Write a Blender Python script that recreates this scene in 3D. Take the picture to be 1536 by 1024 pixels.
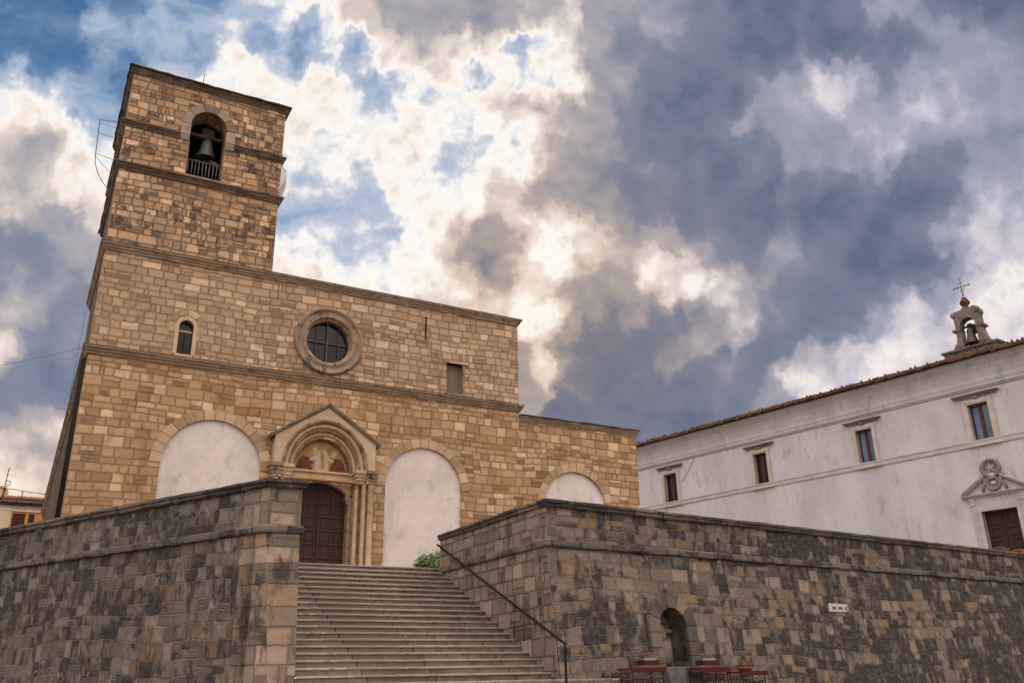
import bpy, bmesh, math, random
import numpy as np
from mathutils import Vector, Matrix
from mathutils.geometry import tessellate_polygon

random.seed(7)
scene = bpy.context.scene
COL = scene.collection
for o in list(bpy.data.objects):
    bpy.data.objects.remove(o)
R = math.radians
EYE = 1.6

# ------------------------------------------------------------------ camera, exposure
cam_data = bpy.data.cameras.new('camera')
cam = bpy.data.objects.new('camera', cam_data)
COL.objects.link(cam)
cam_data.sensor_width = 36.0
cam_data.sensor_fit = 'HORIZONTAL'
cam_data.lens = 1321.3 / 1536 * 36.0
cam_data.clip_start = 0.1
cam_data.clip_end = 5000
cam.location = (0, 0, EYE)
PITCH, ROLL = R(20.9106), R(-1.1075)
_f = Vector((0, math.cos(PITCH), math.sin(PITCH)))
_u = Vector((0, -math.sin(PITCH), math.cos(PITCH)))
_r = Vector((1, 0, 0))
_r, _u = math.cos(ROLL) * _r + math.sin(ROLL) * _u, -math.sin(ROLL) * _r + math.cos(ROLL) * _u
cam.rotation_euler = Matrix((_r, _u, -_f)).transposed().to_euler()
scene.camera = cam
scene.render.resolution_x, scene.render.resolution_y = 1024, 682
scene.view_settings.view_transform = 'Standard'
scene.view_settings.look = 'None'
scene.view_settings.exposure = 0.0
scene.view_settings.gamma = 1.0
scene.cycles.use_denoising = True
scene.cycles.max_bounces = 6

# ------------------------------------------------------------------ sky and sun
SUN_EL, SUN_AZ = 21.0, 2.0          # the sun stands low behind the clouds, beyond the church
BACK_GAIN = (2.3, 2.2, 2.12)       # brightening added to the unseen sky behind the camera, to light the facade
SKY_PTS = """-19.1,40.2,2.2;-17.6,39.9,3.2;-16.4,40.4,4;-15.8,40.4,1;-14.9,40.2,1;-14,40.3,4.4;-12.2,40.9,5;-10.9,40.3,5.2;-8.4,40.8,6.2;-6.6,40.9,6.8;-4,41,7.2;-2,41.4,7;0.1,41,6.4;1.9,41,6;3.7,40.5,5.4;4.8,41.2,4.6;7.1,40.3,6.8;9.7,40.5,7.2;-18.2,40.8,2.6;-16.3,41.1,4.2;-13.8,41.4,4.6;-11.3,41.6,5.4;-8.5,41.8,6.6;-5.6,41.9,7;-2.5,42,7;0.7,42,6.6;3.8,41.9,6.2;7,41.7,6.8;9.8,41.5,7.2;-18.6,38.5,0.8;-16.5,38.6,1.3;-14.8,39.1,1;-14.2,39.1,4;-13.1,38.9,4.2;-12.1,38.9,1.3;-11.4,38.9,1.3;-9.6,39.2,4.6;-7.8,39,5.2;-6.3,39.6,6;-4.5,39.3,5.4;-3.3,39.7,5;-0.9,39.7,4.6;0.6,39.1,1.3;1.6,39,1.3;3.3,39.7,1.5;2.6,39.2,4;4.4,39.2,4.6;5.7,39.5,5.8;7.7,38.9,6.8;9.5,38.6,7.6;-17.8,37.5,2.4;-15.7,37.7,2;-13.5,38.2,1.3;-12,37.9,1.3;-10.8,38.2,4;-9,38,4.2;-7.5,37.5,4.2;-5.5,38.1,4.4;-4,38.2,4;-2.2,37.8,1.3;-1,38.2,3.6;0.3,38.4,4.8;2.6,37.9,5.6;4.6,38.2,4.4;6.6,38.1,6.6;8.6,37.7,7.2;-18.5,36,4;-16.7,36.3,3.8;-14.4,36.7,4;-13.2,36.9,4;-12,37.2,3.2;-11,36.7,1.3;-9,37,1.3;-8.2,36.5,2.35;-7,36.9,3.6;-5.5,36.8,3.4;-3.5,37.4,3.6;-2,37.2,4.2;0,37.4,4;1.6,37.6,1.5;3.1,37.4,1.5;5.1,37.1,2;6.1,37.2,5.6;8,36.8,6.8;-17.7,34.8,4.4;-15.4,35.3,4.4;-13.3,35.9,4.4;-11.9,35.8,3.4;-10.2,36,1.99;-8.7,35.9,4;-7.5,35.7,3.6;-6.2,36.2,3;-4.5,36,3.8;-3,36.1,4.2;-1,36.6,4.8;0.5,36.2,5.6;2.5,36.4,5.8;4.5,36.1,6;6.9,35.5,6.8;8.9,35.4,7.6;-15.8,34.1,4.2;-13,34.6,4;-11.1,34.7,3.4;-9.1,34.9,3;-7.4,34.6,3.8;-5.7,34.8,3.6;-4.5,34.7,2.8;-3.3,35.1,2.35;-1.5,34.9,4.2;-0,35.1,4.6;1.4,34.6,4.3;2.9,34.6,6;4.9,34.7,6.2;6.8,34.2,6.8;8.8,34,7.6;-15.6,32.5,3;-13.6,33.1,3.2;-11.7,33.3,3;-9.8,33.2,4;-8.1,33.3,4.2;-6.7,33.8,4.2;-5.5,34,3.6;-4.2,33.7,2.6;-3,33.9,2.35;-1.5,33.7,2.4;-0.6,33.3,4;0.9,33.7,2;2.1,33.6,4.4;3.6,33.6,6;5.5,33.1,6.4;7.7,32.9,7.2;-15.7,31.2,3;-12.7,31.4,3.7;-10.9,32,2.8;-9.3,32.3,4.2;-7.6,32.2,4.3;-6.2,32.8,4;-4.5,32.5,2.5;-2.5,32.5,2.4;-1.1,32.7,4;0.4,32.7,4.1;1.6,32.2,2.6;2.8,32.2,6;4.5,31.7,6.8;6.6,31.6,7.2;8.8,31.4,7.8;-15.6,30,2.485;-13.4,30.6,2.6;-10.9,31,2.6;-8.5,31.3,4;-6.8,31.2,2.8;-4.4,31.1,2.8;-2.5,30.9,3.4;-1.1,30.9,5.6;0.4,31.3,5.6;2,31,6.4;3.7,30.9,7;5.6,30.4,7;7.5,29.9,7;9.1,30,8;-15.7,28.6,2.26;-13.7,29,2.215;-11.9,29.5,2.35;-9.8,29.4,2.44;-7.8,30.1,4.2;-8.2,29.1,2.6;-6.3,29.4,4;-4.9,29.6,4.2;-3.5,29.6,3.8;-2.3,30.5,4.1;-0.6,30.1,5;1.3,29.6,5.8;2.7,29.2,5.6;4.6,29.3,6.4;6.9,28.9,7;8.8,28.4,7.4;-16,27.3,1.6;-14.1,27.5,2.17;-12.3,27.7,2.6;-10.2,27.8,3;-8.4,28.1,2.4;-6.8,28.6,4;-5.4,28.6,4.4;-3.7,28.4,6;-2.1,28,6.4;-0.4,28,6.2;0.3,28.6,4.2;1.7,28.2,4.2;3.3,27.9,4.6;5,28.2,4.8;6.8,27.5,5.8;8.6,27,6.4;-16.2,26.3,4;-15.1,26.2,4.1;-14,26.3,2.35;-11.7,26.7,2.35;-9.9,26.6,2.8;-7.4,26.9,4;-5.8,26.7,4.2;-4.4,27,5.4;-2.8,26.8,7.2;-1.1,27,7.2;0.5,26.7,6.4;1.9,26.7,4.2;3.1,27.1,3.6;4.4,26.6,4.4;6.3,26.7,4.5;8.1,26.2,5.4;-16.1,25.3,4.6;-14.8,25.2,4.4;-13.4,24.9,3.8;-11.7,25.2,3;-9.6,25.4,3;-7.8,25.2,3.8;-6.2,25.5,4;-4.9,25.5,4.2;-3.5,25.7,5.4;-2.1,25.5,7.4;-0.7,25.7,6.8;0.9,25.7,5;2.5,25.2,4.1;3.7,25.8,4.2;5.3,25.5,6;6.7,25,6.4;8.2,24.7,6.8;-12.5,24.6,4;-10.3,24.3,4.1;-7.1,24.8,4;-5.8,24.7,4.3;-4.4,24.7,4.4;-3,24.5,5.6;-1.6,24.5,7;-0,24.5,6.6;1.1,24.2,4.3;2.5,24.4,5.4;4.1,24.1,6.4;5.9,24,6.6;7.7,23.9,6.8;-6.7,23.8,6;-5.3,23.6,5.2;-3.5,23.9,4.2;-2.1,23.6,5.4;-0.7,23.6,5;0.9,23.4,4;2.5,23.3,4.2;3.8,22.9,4.3;5.2,22.8,7;7,22.7,7.4;8.5,22.4,7;1.3,22.1,4.2;2.6,22.3,4.1;3.8,21.8,6;5.1,21.8,8;7.3,21.7,8;11.5,40.3,6.6;13.3,40.4,7.2;15.7,40.1,7.8;18.1,39.5,8.6;20.8,39,8.8;24,38.5,8.6;26.1,38.1,8;28.1,37.2,6.49744;29.8,37,6.81374;31.4,36.8,8.4;32.9,36.4,8.8;34.7,35.7,8.8;36,34.9,9;11.9,39.5,6.8;14.3,38.8,7.6;17.4,38.5,8.4;20.6,37.7,8.8;23.7,37.1,8.9;26.2,36.5,8.8;28.7,36,8.8;30.3,35.9,7.20101;31.6,35.5,6.40315;33.2,34.8,6.81374;34.6,34.3,7.40021;35.6,33.8,7.60004;11.4,38,8;14.4,37.7,8.2;17.2,37,8.6;20.4,36.6,8.8;23.4,36,8.8;26,35.4,8.7;28.4,35,8.7;30,34.5,8;31.5,34.3,6.81374;32.9,33.5,6.49744;34.2,32.8,7.00404;35.4,32.8,7.40021;11.8,37,8;14.2,36.3,8.4;16.5,36,8.4;19.1,35.8,8;21.1,35.6,7.40021;22.6,35.3,6.29121;24.1,34.7,5.54107;25.3,34.5,6.35974;27,34.2,8;28.2,33.9,6.6397;29.7,33.5,6.34107;31.5,32.8,6.29121;33.3,32.2,6.49744;34.6,31.6,6.49744;11.7,35.7,8.4;14.5,35.3,8.6;16.8,35,8.6;19.1,34.8,7.4;20.2,34.6,5.6;21.3,34.2,6.35974;22.9,34.4,4.2397;23.9,34.1,3.9076;25,33.8,4.80315;25.8,33.8,4.80315;26.7,33,7.00404;27.9,32.9,6.49744;28.6,32.5,6.15;29.8,32.4,6.6397;30.9,31.9,5.89121;32.7,31.3,6.29121;34.4,30.6,6.49744;11.6,34.7,8.6;14.8,34.3,8.8;17.2,34.2,8.4;19,33.9,7.2;20.3,33.6,6.81374;21.6,33.6,6.15;22.9,33.5,6.15;23.7,32.9,4.49744;24.8,32.9,6.34107;25.8,32.6,6.6397;26.9,32.2,7.00404;28.1,32.1,5.35028;29.2,32.1,4.2397;30.2,31.3,5.89121;31.6,30.7,5.89121;33,30.1,6.6397;34.5,30.2,7.20101;11.4,33.4,8.4;14.2,33,8.8;16.3,33.1,7.4;17.4,32.9,4.4;18.8,32.7,6.8;20.1,32.3,6.6397;21.4,32.4,6.29121;22.6,32,6.29121;23.9,31.7,7.00404;25.1,31.3,6.15;26.3,31.2,5.89121;27.8,30.6,5.54107;29.3,30.2,6.29121;30.5,30.1,6.15;31.9,29.5,6.40315;33.1,29.2,7.00404;34.1,28.7,7.20101;11.3,32.4,8.2;14.1,32.1,8.7;16.4,31.9,8.7;18,32.1,9;19,31.5,8.4;20.1,31.3,6.6397;21.4,31.1,7.00404;22.9,31,7.40021;24.4,30.9,6.81374;25.5,30.2,5.89121;26.8,29.7,5.54107;28.4,29.7,6.34107;29.2,29.5,7.40021;30.2,28.9,8.6;31.2,28.4,8;32.3,28.3,6.40315;33.5,28,6.81374;10.7,31.4,7.4;13.5,30.9,8.3;16.2,30.8,8.8;18,30.9,7.6;18.8,30.4,8.6;20.1,30.1,6.29121;21.4,29.9,6.81374;22.8,29.6,6.81374;24.4,29.9,5.54107;25.1,29.4,7.60004;26,28.8,5.54107;27,28.7,8.4;28.2,28.6,7.40021;29.3,28.4,8;30.3,27.9,7.60004;31.4,27.8,6.49744;32.7,26.9,6.34107;33.8,26.9,6.35974;10.6,30.3,7.7904;13.3,29.8,8.18452;16,29.4,8.62705;18.7,29.2,8.81216;20.8,29.2,8.4;22.1,28.8,8.62705;23.6,28.3,8.62705;25.3,28.3,8.6;26.8,28,9;28.2,28.1,8;28.7,27.4,8.8;29.7,26.9,8.8;30.4,26.4,8.2;31.3,26.3,5.8;32.4,25.8,5.4;33.5,25.7,6;10.4,28.6,7.7904;13.2,28.4,8.04486;15.8,28,8.45558;18.4,27.6,8.81216;21,27.4,8.81216;23.4,27,8.62705;25.8,26.7,8.81216;27.7,26.3,8.81216;29,26,8.4;30,25.5,6;31.2,25,5.4;32.5,24.7,5.8;10.1,27.2,5.87276;11.4,26.9,6.72299;13.4,26.9,7.91397;15.7,26.8,8.0982;18.2,26.3,8.04486;19.2,25.7,7.7904;20.7,25.9,8.45558;23.1,25.5,8.62705;25.5,25.2,8.81216;27.4,25.2,7.91397;28,24.3,8.2;29,24.2,5.8;30.5,23.9,5;31.9,23.7,5.4;32.9,23.1,5;9.9,25.8,4.8;11,25.1,4;12.9,25.7,6.18643;12.3,24.8,4.1;14.6,25.3,7.7904;16.7,25.1,7.91397;18.9,25.2,6.18643;20.1,24.6,7.59242;22.1,24.2,8.3054;24.4,23.8,8.81216;26.4,23.8,8.62705;27.4,23.2,8.81216;28.8,22.6,8.4;29.6,22,7.6;30.5,22.2,5.2;32,22.2,4.8;10.1,24.6,4.4;11.4,24.2,5.16594;13.2,24.3,4.2;14.6,23.9,5.87276;16.5,23.5,6.72299;17.4,23.6,7.02106;19.1,23.3,7.59242;21.1,23,8.04486;23.4,22.6,8.62705;25.7,22.2,8.81216;27.1,21.8,8.18452;28.1,21.2,6;30,21.2,4.4;31.3,20.7,3;32.3,20.6,2.4;9.9,22.5,7.91397;10.8,23.1,4.6;12.1,23.1,4.4;12.9,22.2,6.72299;14.7,22.3,4.8;16.2,22.7,6.18643;18,22.1,7.59242;20.5,21.7,8.04486;22.8,21.4,8.62705;24.7,21,7.91397;25.8,20.8,4.8;26.9,20.4,5.16594;30,19.6,4;31.4,19.9,3.4;32,19.2,4.2;9.8,21.5,8.18452;12.2,21.7,8.18452;13.7,21.3,6.72299;15.8,21.3,5.5147;18.3,20.8,7.91397;20.7,20.5,8.18452;23,20.3,8.18452;23.7,19.8,6.18643;24.9,19.8,5.16594;26.3,19.6,4.4;30.5,18.8,4.6;-35.9,36.7,0.2;-32.3,37.8,0.2;-28.4,38.9,0.9;-24.2,39.8,1.2;-35.4,34.7,0.3;-31.8,35.8,0.6;-29.8,36.7,1.6;-26.3,37.1,1.8;-23.1,37,1.6;-34.9,32.7,0.5;-32.8,33.6,0.4;-27.5,34.6,0.8;-24.8,36.1,2;-21.6,36.2,3.6;-19.6,35.7,4;13.2,20.7,6.6;17.2,19.8,7.9;21.4,19.7,8.2;0.8,20.1,6.6;1.9,20.5,4.4;3.3,20.5,7.6;6.1,19.9,8;8.8,19.8,7.8;11.4,19.6,7.2;14,18.5,7.8;16.9,17.8,7.9;19.9,18.2,5.8;21.9,18,4.6;24.6,17.6,4.4;26.8,17.2,4.4;30.3,16.6,4.4;1,18.4,6.5;2.3,18.8,5;4.1,17.8,7.8;7.2,17.3,8.2;11.2,16.6,8.3;14.6,16.7,8;17.2,16.5,7;18.5,17.2,4.6;20.1,16.6,4.6;22.9,16.6,4.4;3.6,16.1,8.2;8,15.1,8.5;11.4,14.9,8.4;1.2,11.9,8;18.1,11.1,6;30.2,9.8,5;-30.3,9.1,5;-27.7,9.6,5;-33.4,25.9,5.4;-32.4,26.3,5.2;-31.2,25.7,6.6;-29.7,26,7.4;-28.3,26.7,4.8;-28.8,27.4,4.4;-33.1,24.5,8;-30.9,24.2,8.2;-29.4,24.5,7;-28.4,24.3,5.6;-32.6,21.9,8.4;-30.5,22.3,7.8;-28.9,23.4,7.2;-31.9,21.7,6.6;-30.1,22,6.8;-32.4,20.4,5.6;-31.7,20.5,5.2;-30.6,20.6,6.6;-28.9,21.4,8.2;-31.9,18.2,5.2;-31.6,17.9,5;-30.6,18.8,7.6;-28.6,19.5,7.8;-30.3,16.9,8.2;-28.9,17.1,8.6;-31.5,15.6,8;-29.7,15.5,8.4;-28.1,15.7,8.4;-31.3,14.5,7;-29.6,14.6,6.6;-28.5,14.5,5.2;-27.7,14.2,4.8;-30.4,13.5,4.6;-29,13.5,5.2;-31,12.8,5.6;-29.6,12.5,6.4;-28.1,12.2,6.8;-30.8,11.8,4.6;-29.8,11.7,4.4;-28,11.7,3.2;-28.7,11.2,4.8;-29.9,10.6,4.4;-28.5,10.5,5.6;-34.9,32.4,3;-33.9,32.6,3.4;-33,32.6,3.4;-31.9,32.4,2.6;-30.6,32.7,1.6;-29,33.1,1.6;-28.7,31.3,2;-28,29.9,3.2;-34.6,31.3,4;-33.1,31.5,4;-31.6,31.5,4.2;-30.3,31.1,4.1;-29.4,30.5,4;-33.6,30.4,5;-32.1,30.3,6.4;-30.9,30.2,5.6;-33,29.1,6;-34.1,29.2,5.2;-31.7,28.6,5.6;-29.9,29.1,4.6;-28.7,29.3,4.2;-32.6,27.5,5.8;-30.4,27.8,4.8;-28.5,27.8,4.2"""
def _perlin(x,y,seed):
    xi=np.floor(x).astype(np.int64);yi=np.floor(y).astype(np.int64);fx=(x-xi).astype(np.float32);fy=(y-yi).astype(np.float32)
    def g(a,b):
        h=(a*374761393+b*668265263+seed*974634777)&0xffffffff
        h=((h^(h>>13))*1274126177)&0xffffffff
        h=h^(h>>16)
        return (h&0xffff).astype(np.float32)*(2*math.pi/65536)
    u=fx*fx*fx*(fx*(fx*6-15)+10);v=fy*fy*fy*(fy*(fy*6-15)+10)
    def dt(a,b,dx,dy):
        an=g(a,b);return np.cos(an)*dx+np.sin(an)*dy
    n00=dt(xi,yi,fx,fy);n10=dt(xi+1,yi,fx-1,fy);n01=dt(xi,yi+1,fx,fy-1);n11=dt(xi+1,yi+1,fx-1,fy-1)
    a=n00+u*(n10-n00);b=n01+u*(n11-n01)
    return (a+v*(b-a))*1.5
def _fbm(x,y,f,octs,seed,gain=.5,billow=False):
    s=np.zeros_like(x,dtype=np.float32);a=1.;tot=0
    for i in range(octs):
        n=_perlin(x*f+i*17.3,y*f+i*9.1,seed+i)
        if billow: n=np.abs(n)*2-.55
        s+=a*n;tot+=a;a*=gain;f*=2.03
    return s
def _worley(x,y,seed):
    xi=np.floor(x).astype(np.int64);yi=np.floor(y).astype(np.int64);best=np.full(x.shape,9.,np.float32)
    for i in (-1,0,1):
        for j in (-1,0,1):
            a=xi+i;b=yi+j
            h=(a*374761393+b*668265263+seed*974634777)&0xffffffff
            h=((h^(h>>13))*1274126177)&0xffffffff;h=h^(h>>16)
            px=a+(h&0xff)/255.;py=b+((h>>8)&0xff)/255.
            best=np.minimum(best,((x-px)**2+(y-py)**2).astype(np.float32))
    return np.sqrt(best)
def _puff(x,y,f,octs,seed):
    """round cauliflower bumps, positive in the middle of each puff"""
    s=np.zeros_like(x,dtype=np.float32);a=1.
    for i in range(octs):
        s+=a*(.55-_worley(x*f+i*7.7,y*f+i*3.3,seed+i));a*=.52;f*=2.1
    return s
def _s2l(c):
    c=np.asarray(c,dtype=np.float32)/255.
    return np.where(c<=.04045,c/12.92,((c+.055)/1.055)**2.4)
# cloud colours by optical thickness (thin edge glows, thick heart is slate), for the sky near the sun and away from it
RAMP_T=np.array([0,1.0,2.0,3.0,3.8,4.4,5.2,6.0,6.8,7.6,8.4,9.0,10.5])
NEAR=_s2l([(88,126,172),(132,158,194),(172,186,210),(212,214,222),(255,252,247),(255,246,234),(226,204,188),(194,175,163),(164,151,147),(134,129,138),(110,113,131),(97,106,128),(88,97,121)])
LEFT=_s2l([(60,108,152),(106,138,176),(156,176,203),(200,206,219),(254,249,244),(250,238,228),(216,203,198),(186,178,180),(162,161,172),(142,145,163),(123,130,152),(108,118,142),(96,106,131)])
FAR=_s2l([(84,122,164),(112,142,180),(150,168,198),(194,200,216),(246,238,234),(230,221,223),(202,197,210),(172,172,190),(150,154,173),(130,137,157),(111,121,143),(99,111,134),(90,102,126)])
def sky_cloud(az,el,pts):
    """colour and cover of the cloud layer in the directions az, el (degrees)"""
    az=az.astype(np.float32);el=el.astype(np.float32)
    wx=_fbm(az,el,.3,5,11,.5);wy=_fbm(az,el,.3,5,29,.5)
    w2=_fbm(az,el,.9,5,411,.56);w3=_fbm(az,el,.9,5,431,.56)
    qa=az+.45*wx+.36*w2;qe=el+.45*wy+.36*w3
    num=np.zeros_like(az);den=np.zeros_like(az)+1e-6
    num+=1e-6*5.2
    for a,e,t in pts:
        d2=(qa-a)**2+(qe-e)**2
        w=np.exp(-d2/(2*.62**2))+2e-3*np.exp(-d2/(2*2.**2))
        num+=w*t;den+=w
    t=num/den
    x=az+.35*wx;y=el*1.15+.35*wy
    puff=_puff(x,y,.8,3,101)
    fb=_fbm(x,y,.38,6,131,.5)
    wis=_fbm(az*.8+el*.35+1.0*wx,el*2.0-az*.3+1.0*wy,.22,7,151,.6)
    cum=np.clip((t-2.6)/1.5,0,1)
    thin=1/(1+np.exp((t-6.0)/.6))
    edge=np.exp(-((t-3.4)/1.1)**2)
    thick=np.clip((t-6.2)/1.2,0,1)
    t2=t+cum*((.06+.2*thin+.5*edge)*puff*(1-.8*thick)+(.5+.1*thin+.3*edge)*fb)+(1-cum)*(.75*wis+.3+.5*puff*np.clip((t-1.4)/1,0,1))
    # crisp rim between clear sky and cloud
    k=np.clip((t2-2.3)/1.4,0,1);k=k*k*(3-2*k)
    t3=np.where((t2>2.3)&(t2<3.7),2.3+1.4*k,t2)
    lay=np.clip((t3-4.8)/.6,0,1)
    t3=t3-lay*.15*np.sin(2*math.pi*(t3-5.0)/1.55)
    t3=np.clip(t3,0,10.5)
    # relief: puffs are lighter on the side turned to the low sun behind them
    h=1.1*_puff(az,el*1.15,.36,2,101)+.9*_fbm(az,el*1.15,.22,3,131,.5);gy,gx=np.gradient(h);st=np.gradient(az,axis=1)+1e-6;se=np.gradient(el,axis=0)+1e-6
    rx=1.5-az;ry=22-el;rn=np.sqrt(rx*rx+ry*ry)+3
    lit=-(gx/st*rx+gy/se*ry)/rn
    t3=np.where(t3>3.6,np.clip(t3-.3*np.clip(lit,-1.5,1.5)*np.clip((8.2-t3)/1.5,.25,1),3.6,10.5),t3)
    d=np.sqrt((az-1.5)**2*.8+(el-22)**2)
    near=np.exp(-(d/13.)**2)[...,None]
    side=(1/(1+np.exp(-(az-11)/4.)))[...,None]
    c=np.zeros(az.shape+(3,),np.float32)
    for i in range(3):
        n=np.interp(t3,RAMP_T,NEAR[:,i]);l=np.interp(t3,RAMP_T,LEFT[:,i]);f=np.interp(t3,RAMP_T,FAR[:,i])
        c[...,i]=l*(1-side[...,0])+f*side[...,0]
        c[...,i]=c[...,i]*(1-near[...,0])+n*near[...,0]
    lowwarm=np.clip((16-el)/6,0,1)*np.clip((-20-az)/6,0,1)
    c*=1-lowwarm[...,None]*np.array([0,.06,.16],np.float32)
    alpha=.45+.55*np.clip(t3/2.2,0,1)
    return c,alpha,t3


def make_image(name, rgb, a):
    h, w = a.shape
    im = bpy.data.images.new(name, w, h, alpha=True, float_buffer=True)
    im.alpha_mode = 'CHANNEL_PACKED'
    im.colorspace_settings.name = 'Linear Rec.709'
    buf = np.ones((h, w, 4), np.float32)
    buf[..., :3] = rgb
    buf[..., 3] = a
    im.pixels.foreach_set(buf.ravel())
    im.update()
    im.pack()
    return im

def build_world():
    w = bpy.data.worlds.new('World')
    scene.world = w
    w.use_nodes = True
    nt = w.node_tree
    nt.nodes.clear()
    N = nt.nodes.new
    L = nt.links.new
    pts = [tuple(map(float, q.split(','))) for q in SKY_PTS.split(';')]
    A0, A1, E0, E1, PPD = -48., 48., 1., 51., 18
    ww, hh = int((A1 - A0) * PPD), int((E1 - E0) * PPD)
    az, el = np.meshgrid(A0 + (np.arange(ww) + .5) / PPD, E0 + (np.arange(hh) + .5) / PPD)
    c, a, t = sky_cloud(az, el, pts)
    front = make_image('cloud_deck', c, a)
    az, el = np.meshgrid(-180 + (np.arange(360) + .5), -10 + (np.arange(100) + .5))
    az = az.astype(np.float32); el = el.astype(np.float32)
    wrap = np.abs(az)
    tb = 5.0 + 1.8 * _fbm(wrap, el, .05, 4, 301) + .8 * _puff(wrap, el, .12, 3, 401)
    cb = np.stack([np.interp(tb, RAMP_T, LEFT[:, i]) for i in range(3)], -1)
    back = make_image('cloud_back', cb.astype(np.float32), np.ones_like(tb))

    tc = N('ShaderNodeTexCoord')
    sep = N('ShaderNodeSeparateXYZ')
    L(tc.outputs['Generated'], sep.inputs[0])

    def math_(op, a_, b_=None, clamp=False):
        n = N('ShaderNodeMath'); n.operation = op; n.use_clamp = clamp
        for i, v in enumerate((a_, b_)):
            if v is None: continue
            if isinstance(v, (int, float)): n.inputs[i].default_value = v
            else: L(v, n.inputs[i])
        return n.outputs[0]
    azi = math_('MULTIPLY', math_('ARCTAN2', sep.outputs[0], sep.outputs[1]), 180 / math.pi)
    ele = math_('MULTIPLY', math_('ARCSINE', sep.outputs[2]), 180 / math.pi)

    def lookup(img, a0, a1, e0, e1):
        cx = N('ShaderNodeCombineXYZ')
        L(math_('DIVIDE', math_('SUBTRACT', azi, a0), a1 - a0), cx.inputs[0])
        L(math_('DIVIDE', math_('SUBTRACT', ele, e0), e1 - e0), cx.inputs[1])
        n = N('ShaderNodeTexImage'); n.image = img; n.extension = 'EXTEND'; n.interpolation = 'Linear'
        L(cx.outputs[0], n.inputs[0])
        return n
    fr = lookup(front, A0, A1, E0, E1)
    bk = lookup(back, -180, 180, -10, 90)
    sky = N('ShaderNodeTexSky')
    sky.sky_type = 'NISHITA'
    sky.sun_disc = False
    sky.sun_elevation = R(SUN_EL)
    sky.sun_rotation = R(SUN_AZ)
    sky.air_density = 1.0
    sky.dust_density = 0.3
    sky.ozone_density = 2.0

    def mix(f, a_, b_):
        n = N('ShaderNodeMix'); n.data_type = 'RGBA'
        L(f, n.inputs[0])
        L(a_, n.inputs[6]); L(b_, n.inputs[7])
        return n.outputs[2]

    def gain(c_, g):
        n = N('ShaderNodeVectorMath'); n.operation = 'MULTIPLY'
        L(c_, n.inputs[0]); n.inputs[1].default_value = g
        return n.outputs[0]
    def smooth(v, a_, b_):
        n = N('ShaderNodeMapRange'); n.interpolation_type = 'SMOOTHSTEP'
        L(v, n.inputs[0]); n.inputs[1].default_value = a_; n.inputs[2].default_value = b_
        return n.outputs[0]
    S = 0.1
    clear = gain(sky.outputs[0], (0.5, 0.72, 0.85))
    k = 1 / S
    deck = mix(fr.outputs[1], clear, gain(fr.outputs[0], (k, k, k)))
    aab = math_('ABSOLUTE', azi)
    m = math_('MULTIPLY', smooth(aab, 47, 41), smooth(ele, 50, 44))
    # away from the sun the unseen deck is made brighter to light the fronts
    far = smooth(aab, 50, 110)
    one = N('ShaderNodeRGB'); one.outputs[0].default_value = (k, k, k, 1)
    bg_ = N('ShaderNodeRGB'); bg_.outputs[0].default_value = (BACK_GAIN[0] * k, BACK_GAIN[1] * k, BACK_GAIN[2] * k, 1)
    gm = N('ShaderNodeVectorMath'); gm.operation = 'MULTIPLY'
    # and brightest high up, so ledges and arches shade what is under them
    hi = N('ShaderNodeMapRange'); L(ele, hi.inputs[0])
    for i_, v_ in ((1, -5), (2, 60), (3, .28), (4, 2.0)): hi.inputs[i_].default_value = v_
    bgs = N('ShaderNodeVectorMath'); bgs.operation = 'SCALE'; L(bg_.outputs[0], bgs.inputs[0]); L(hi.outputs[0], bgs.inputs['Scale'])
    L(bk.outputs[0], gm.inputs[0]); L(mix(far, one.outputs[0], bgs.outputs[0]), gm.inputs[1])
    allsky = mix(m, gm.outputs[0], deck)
    bgn = N('ShaderNodeBackground')
    L(allsky, bgn.inputs[0])
    bgn.inputs[1].default_value = S
    out = N('ShaderNodeOutputWorld')
    L(bgn.outputs[0], out.inputs[0])
build_world()

sun_data = bpy.data.lights.new('sun', 'SUN')
sun_data.energy = 1.2
sun_data.angle = R(12)
sun_data.color = (1.0, 0.86, 0.7)
sun = bpy.data.objects.new('sun', sun_data)
COL.objects.link(sun)
_sd = Vector((math.sin(R(SUN_AZ)) * math.cos(R(SUN_EL)), math.cos(R(SUN_AZ)) * math.cos(R(SUN_EL)), math.sin(R(SUN_EL))))
sun.rotation_euler = _sd.to_track_quat('Z', 'Y').to_euler()

# ------------------------------------------------------------------ materials
def _newmat(name):
    m = bpy.data.materials.new(name)
    m.use_nodes = True
    nt = m.node_tree
    nt.nodes.clear()
    out = nt.nodes.new('ShaderNodeOutputMaterial')
    b = nt.nodes.new('ShaderNodeBsdfPrincipled')
    nt.links.new(b.outputs[0], out.inputs[0])
    return m, nt, b

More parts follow.
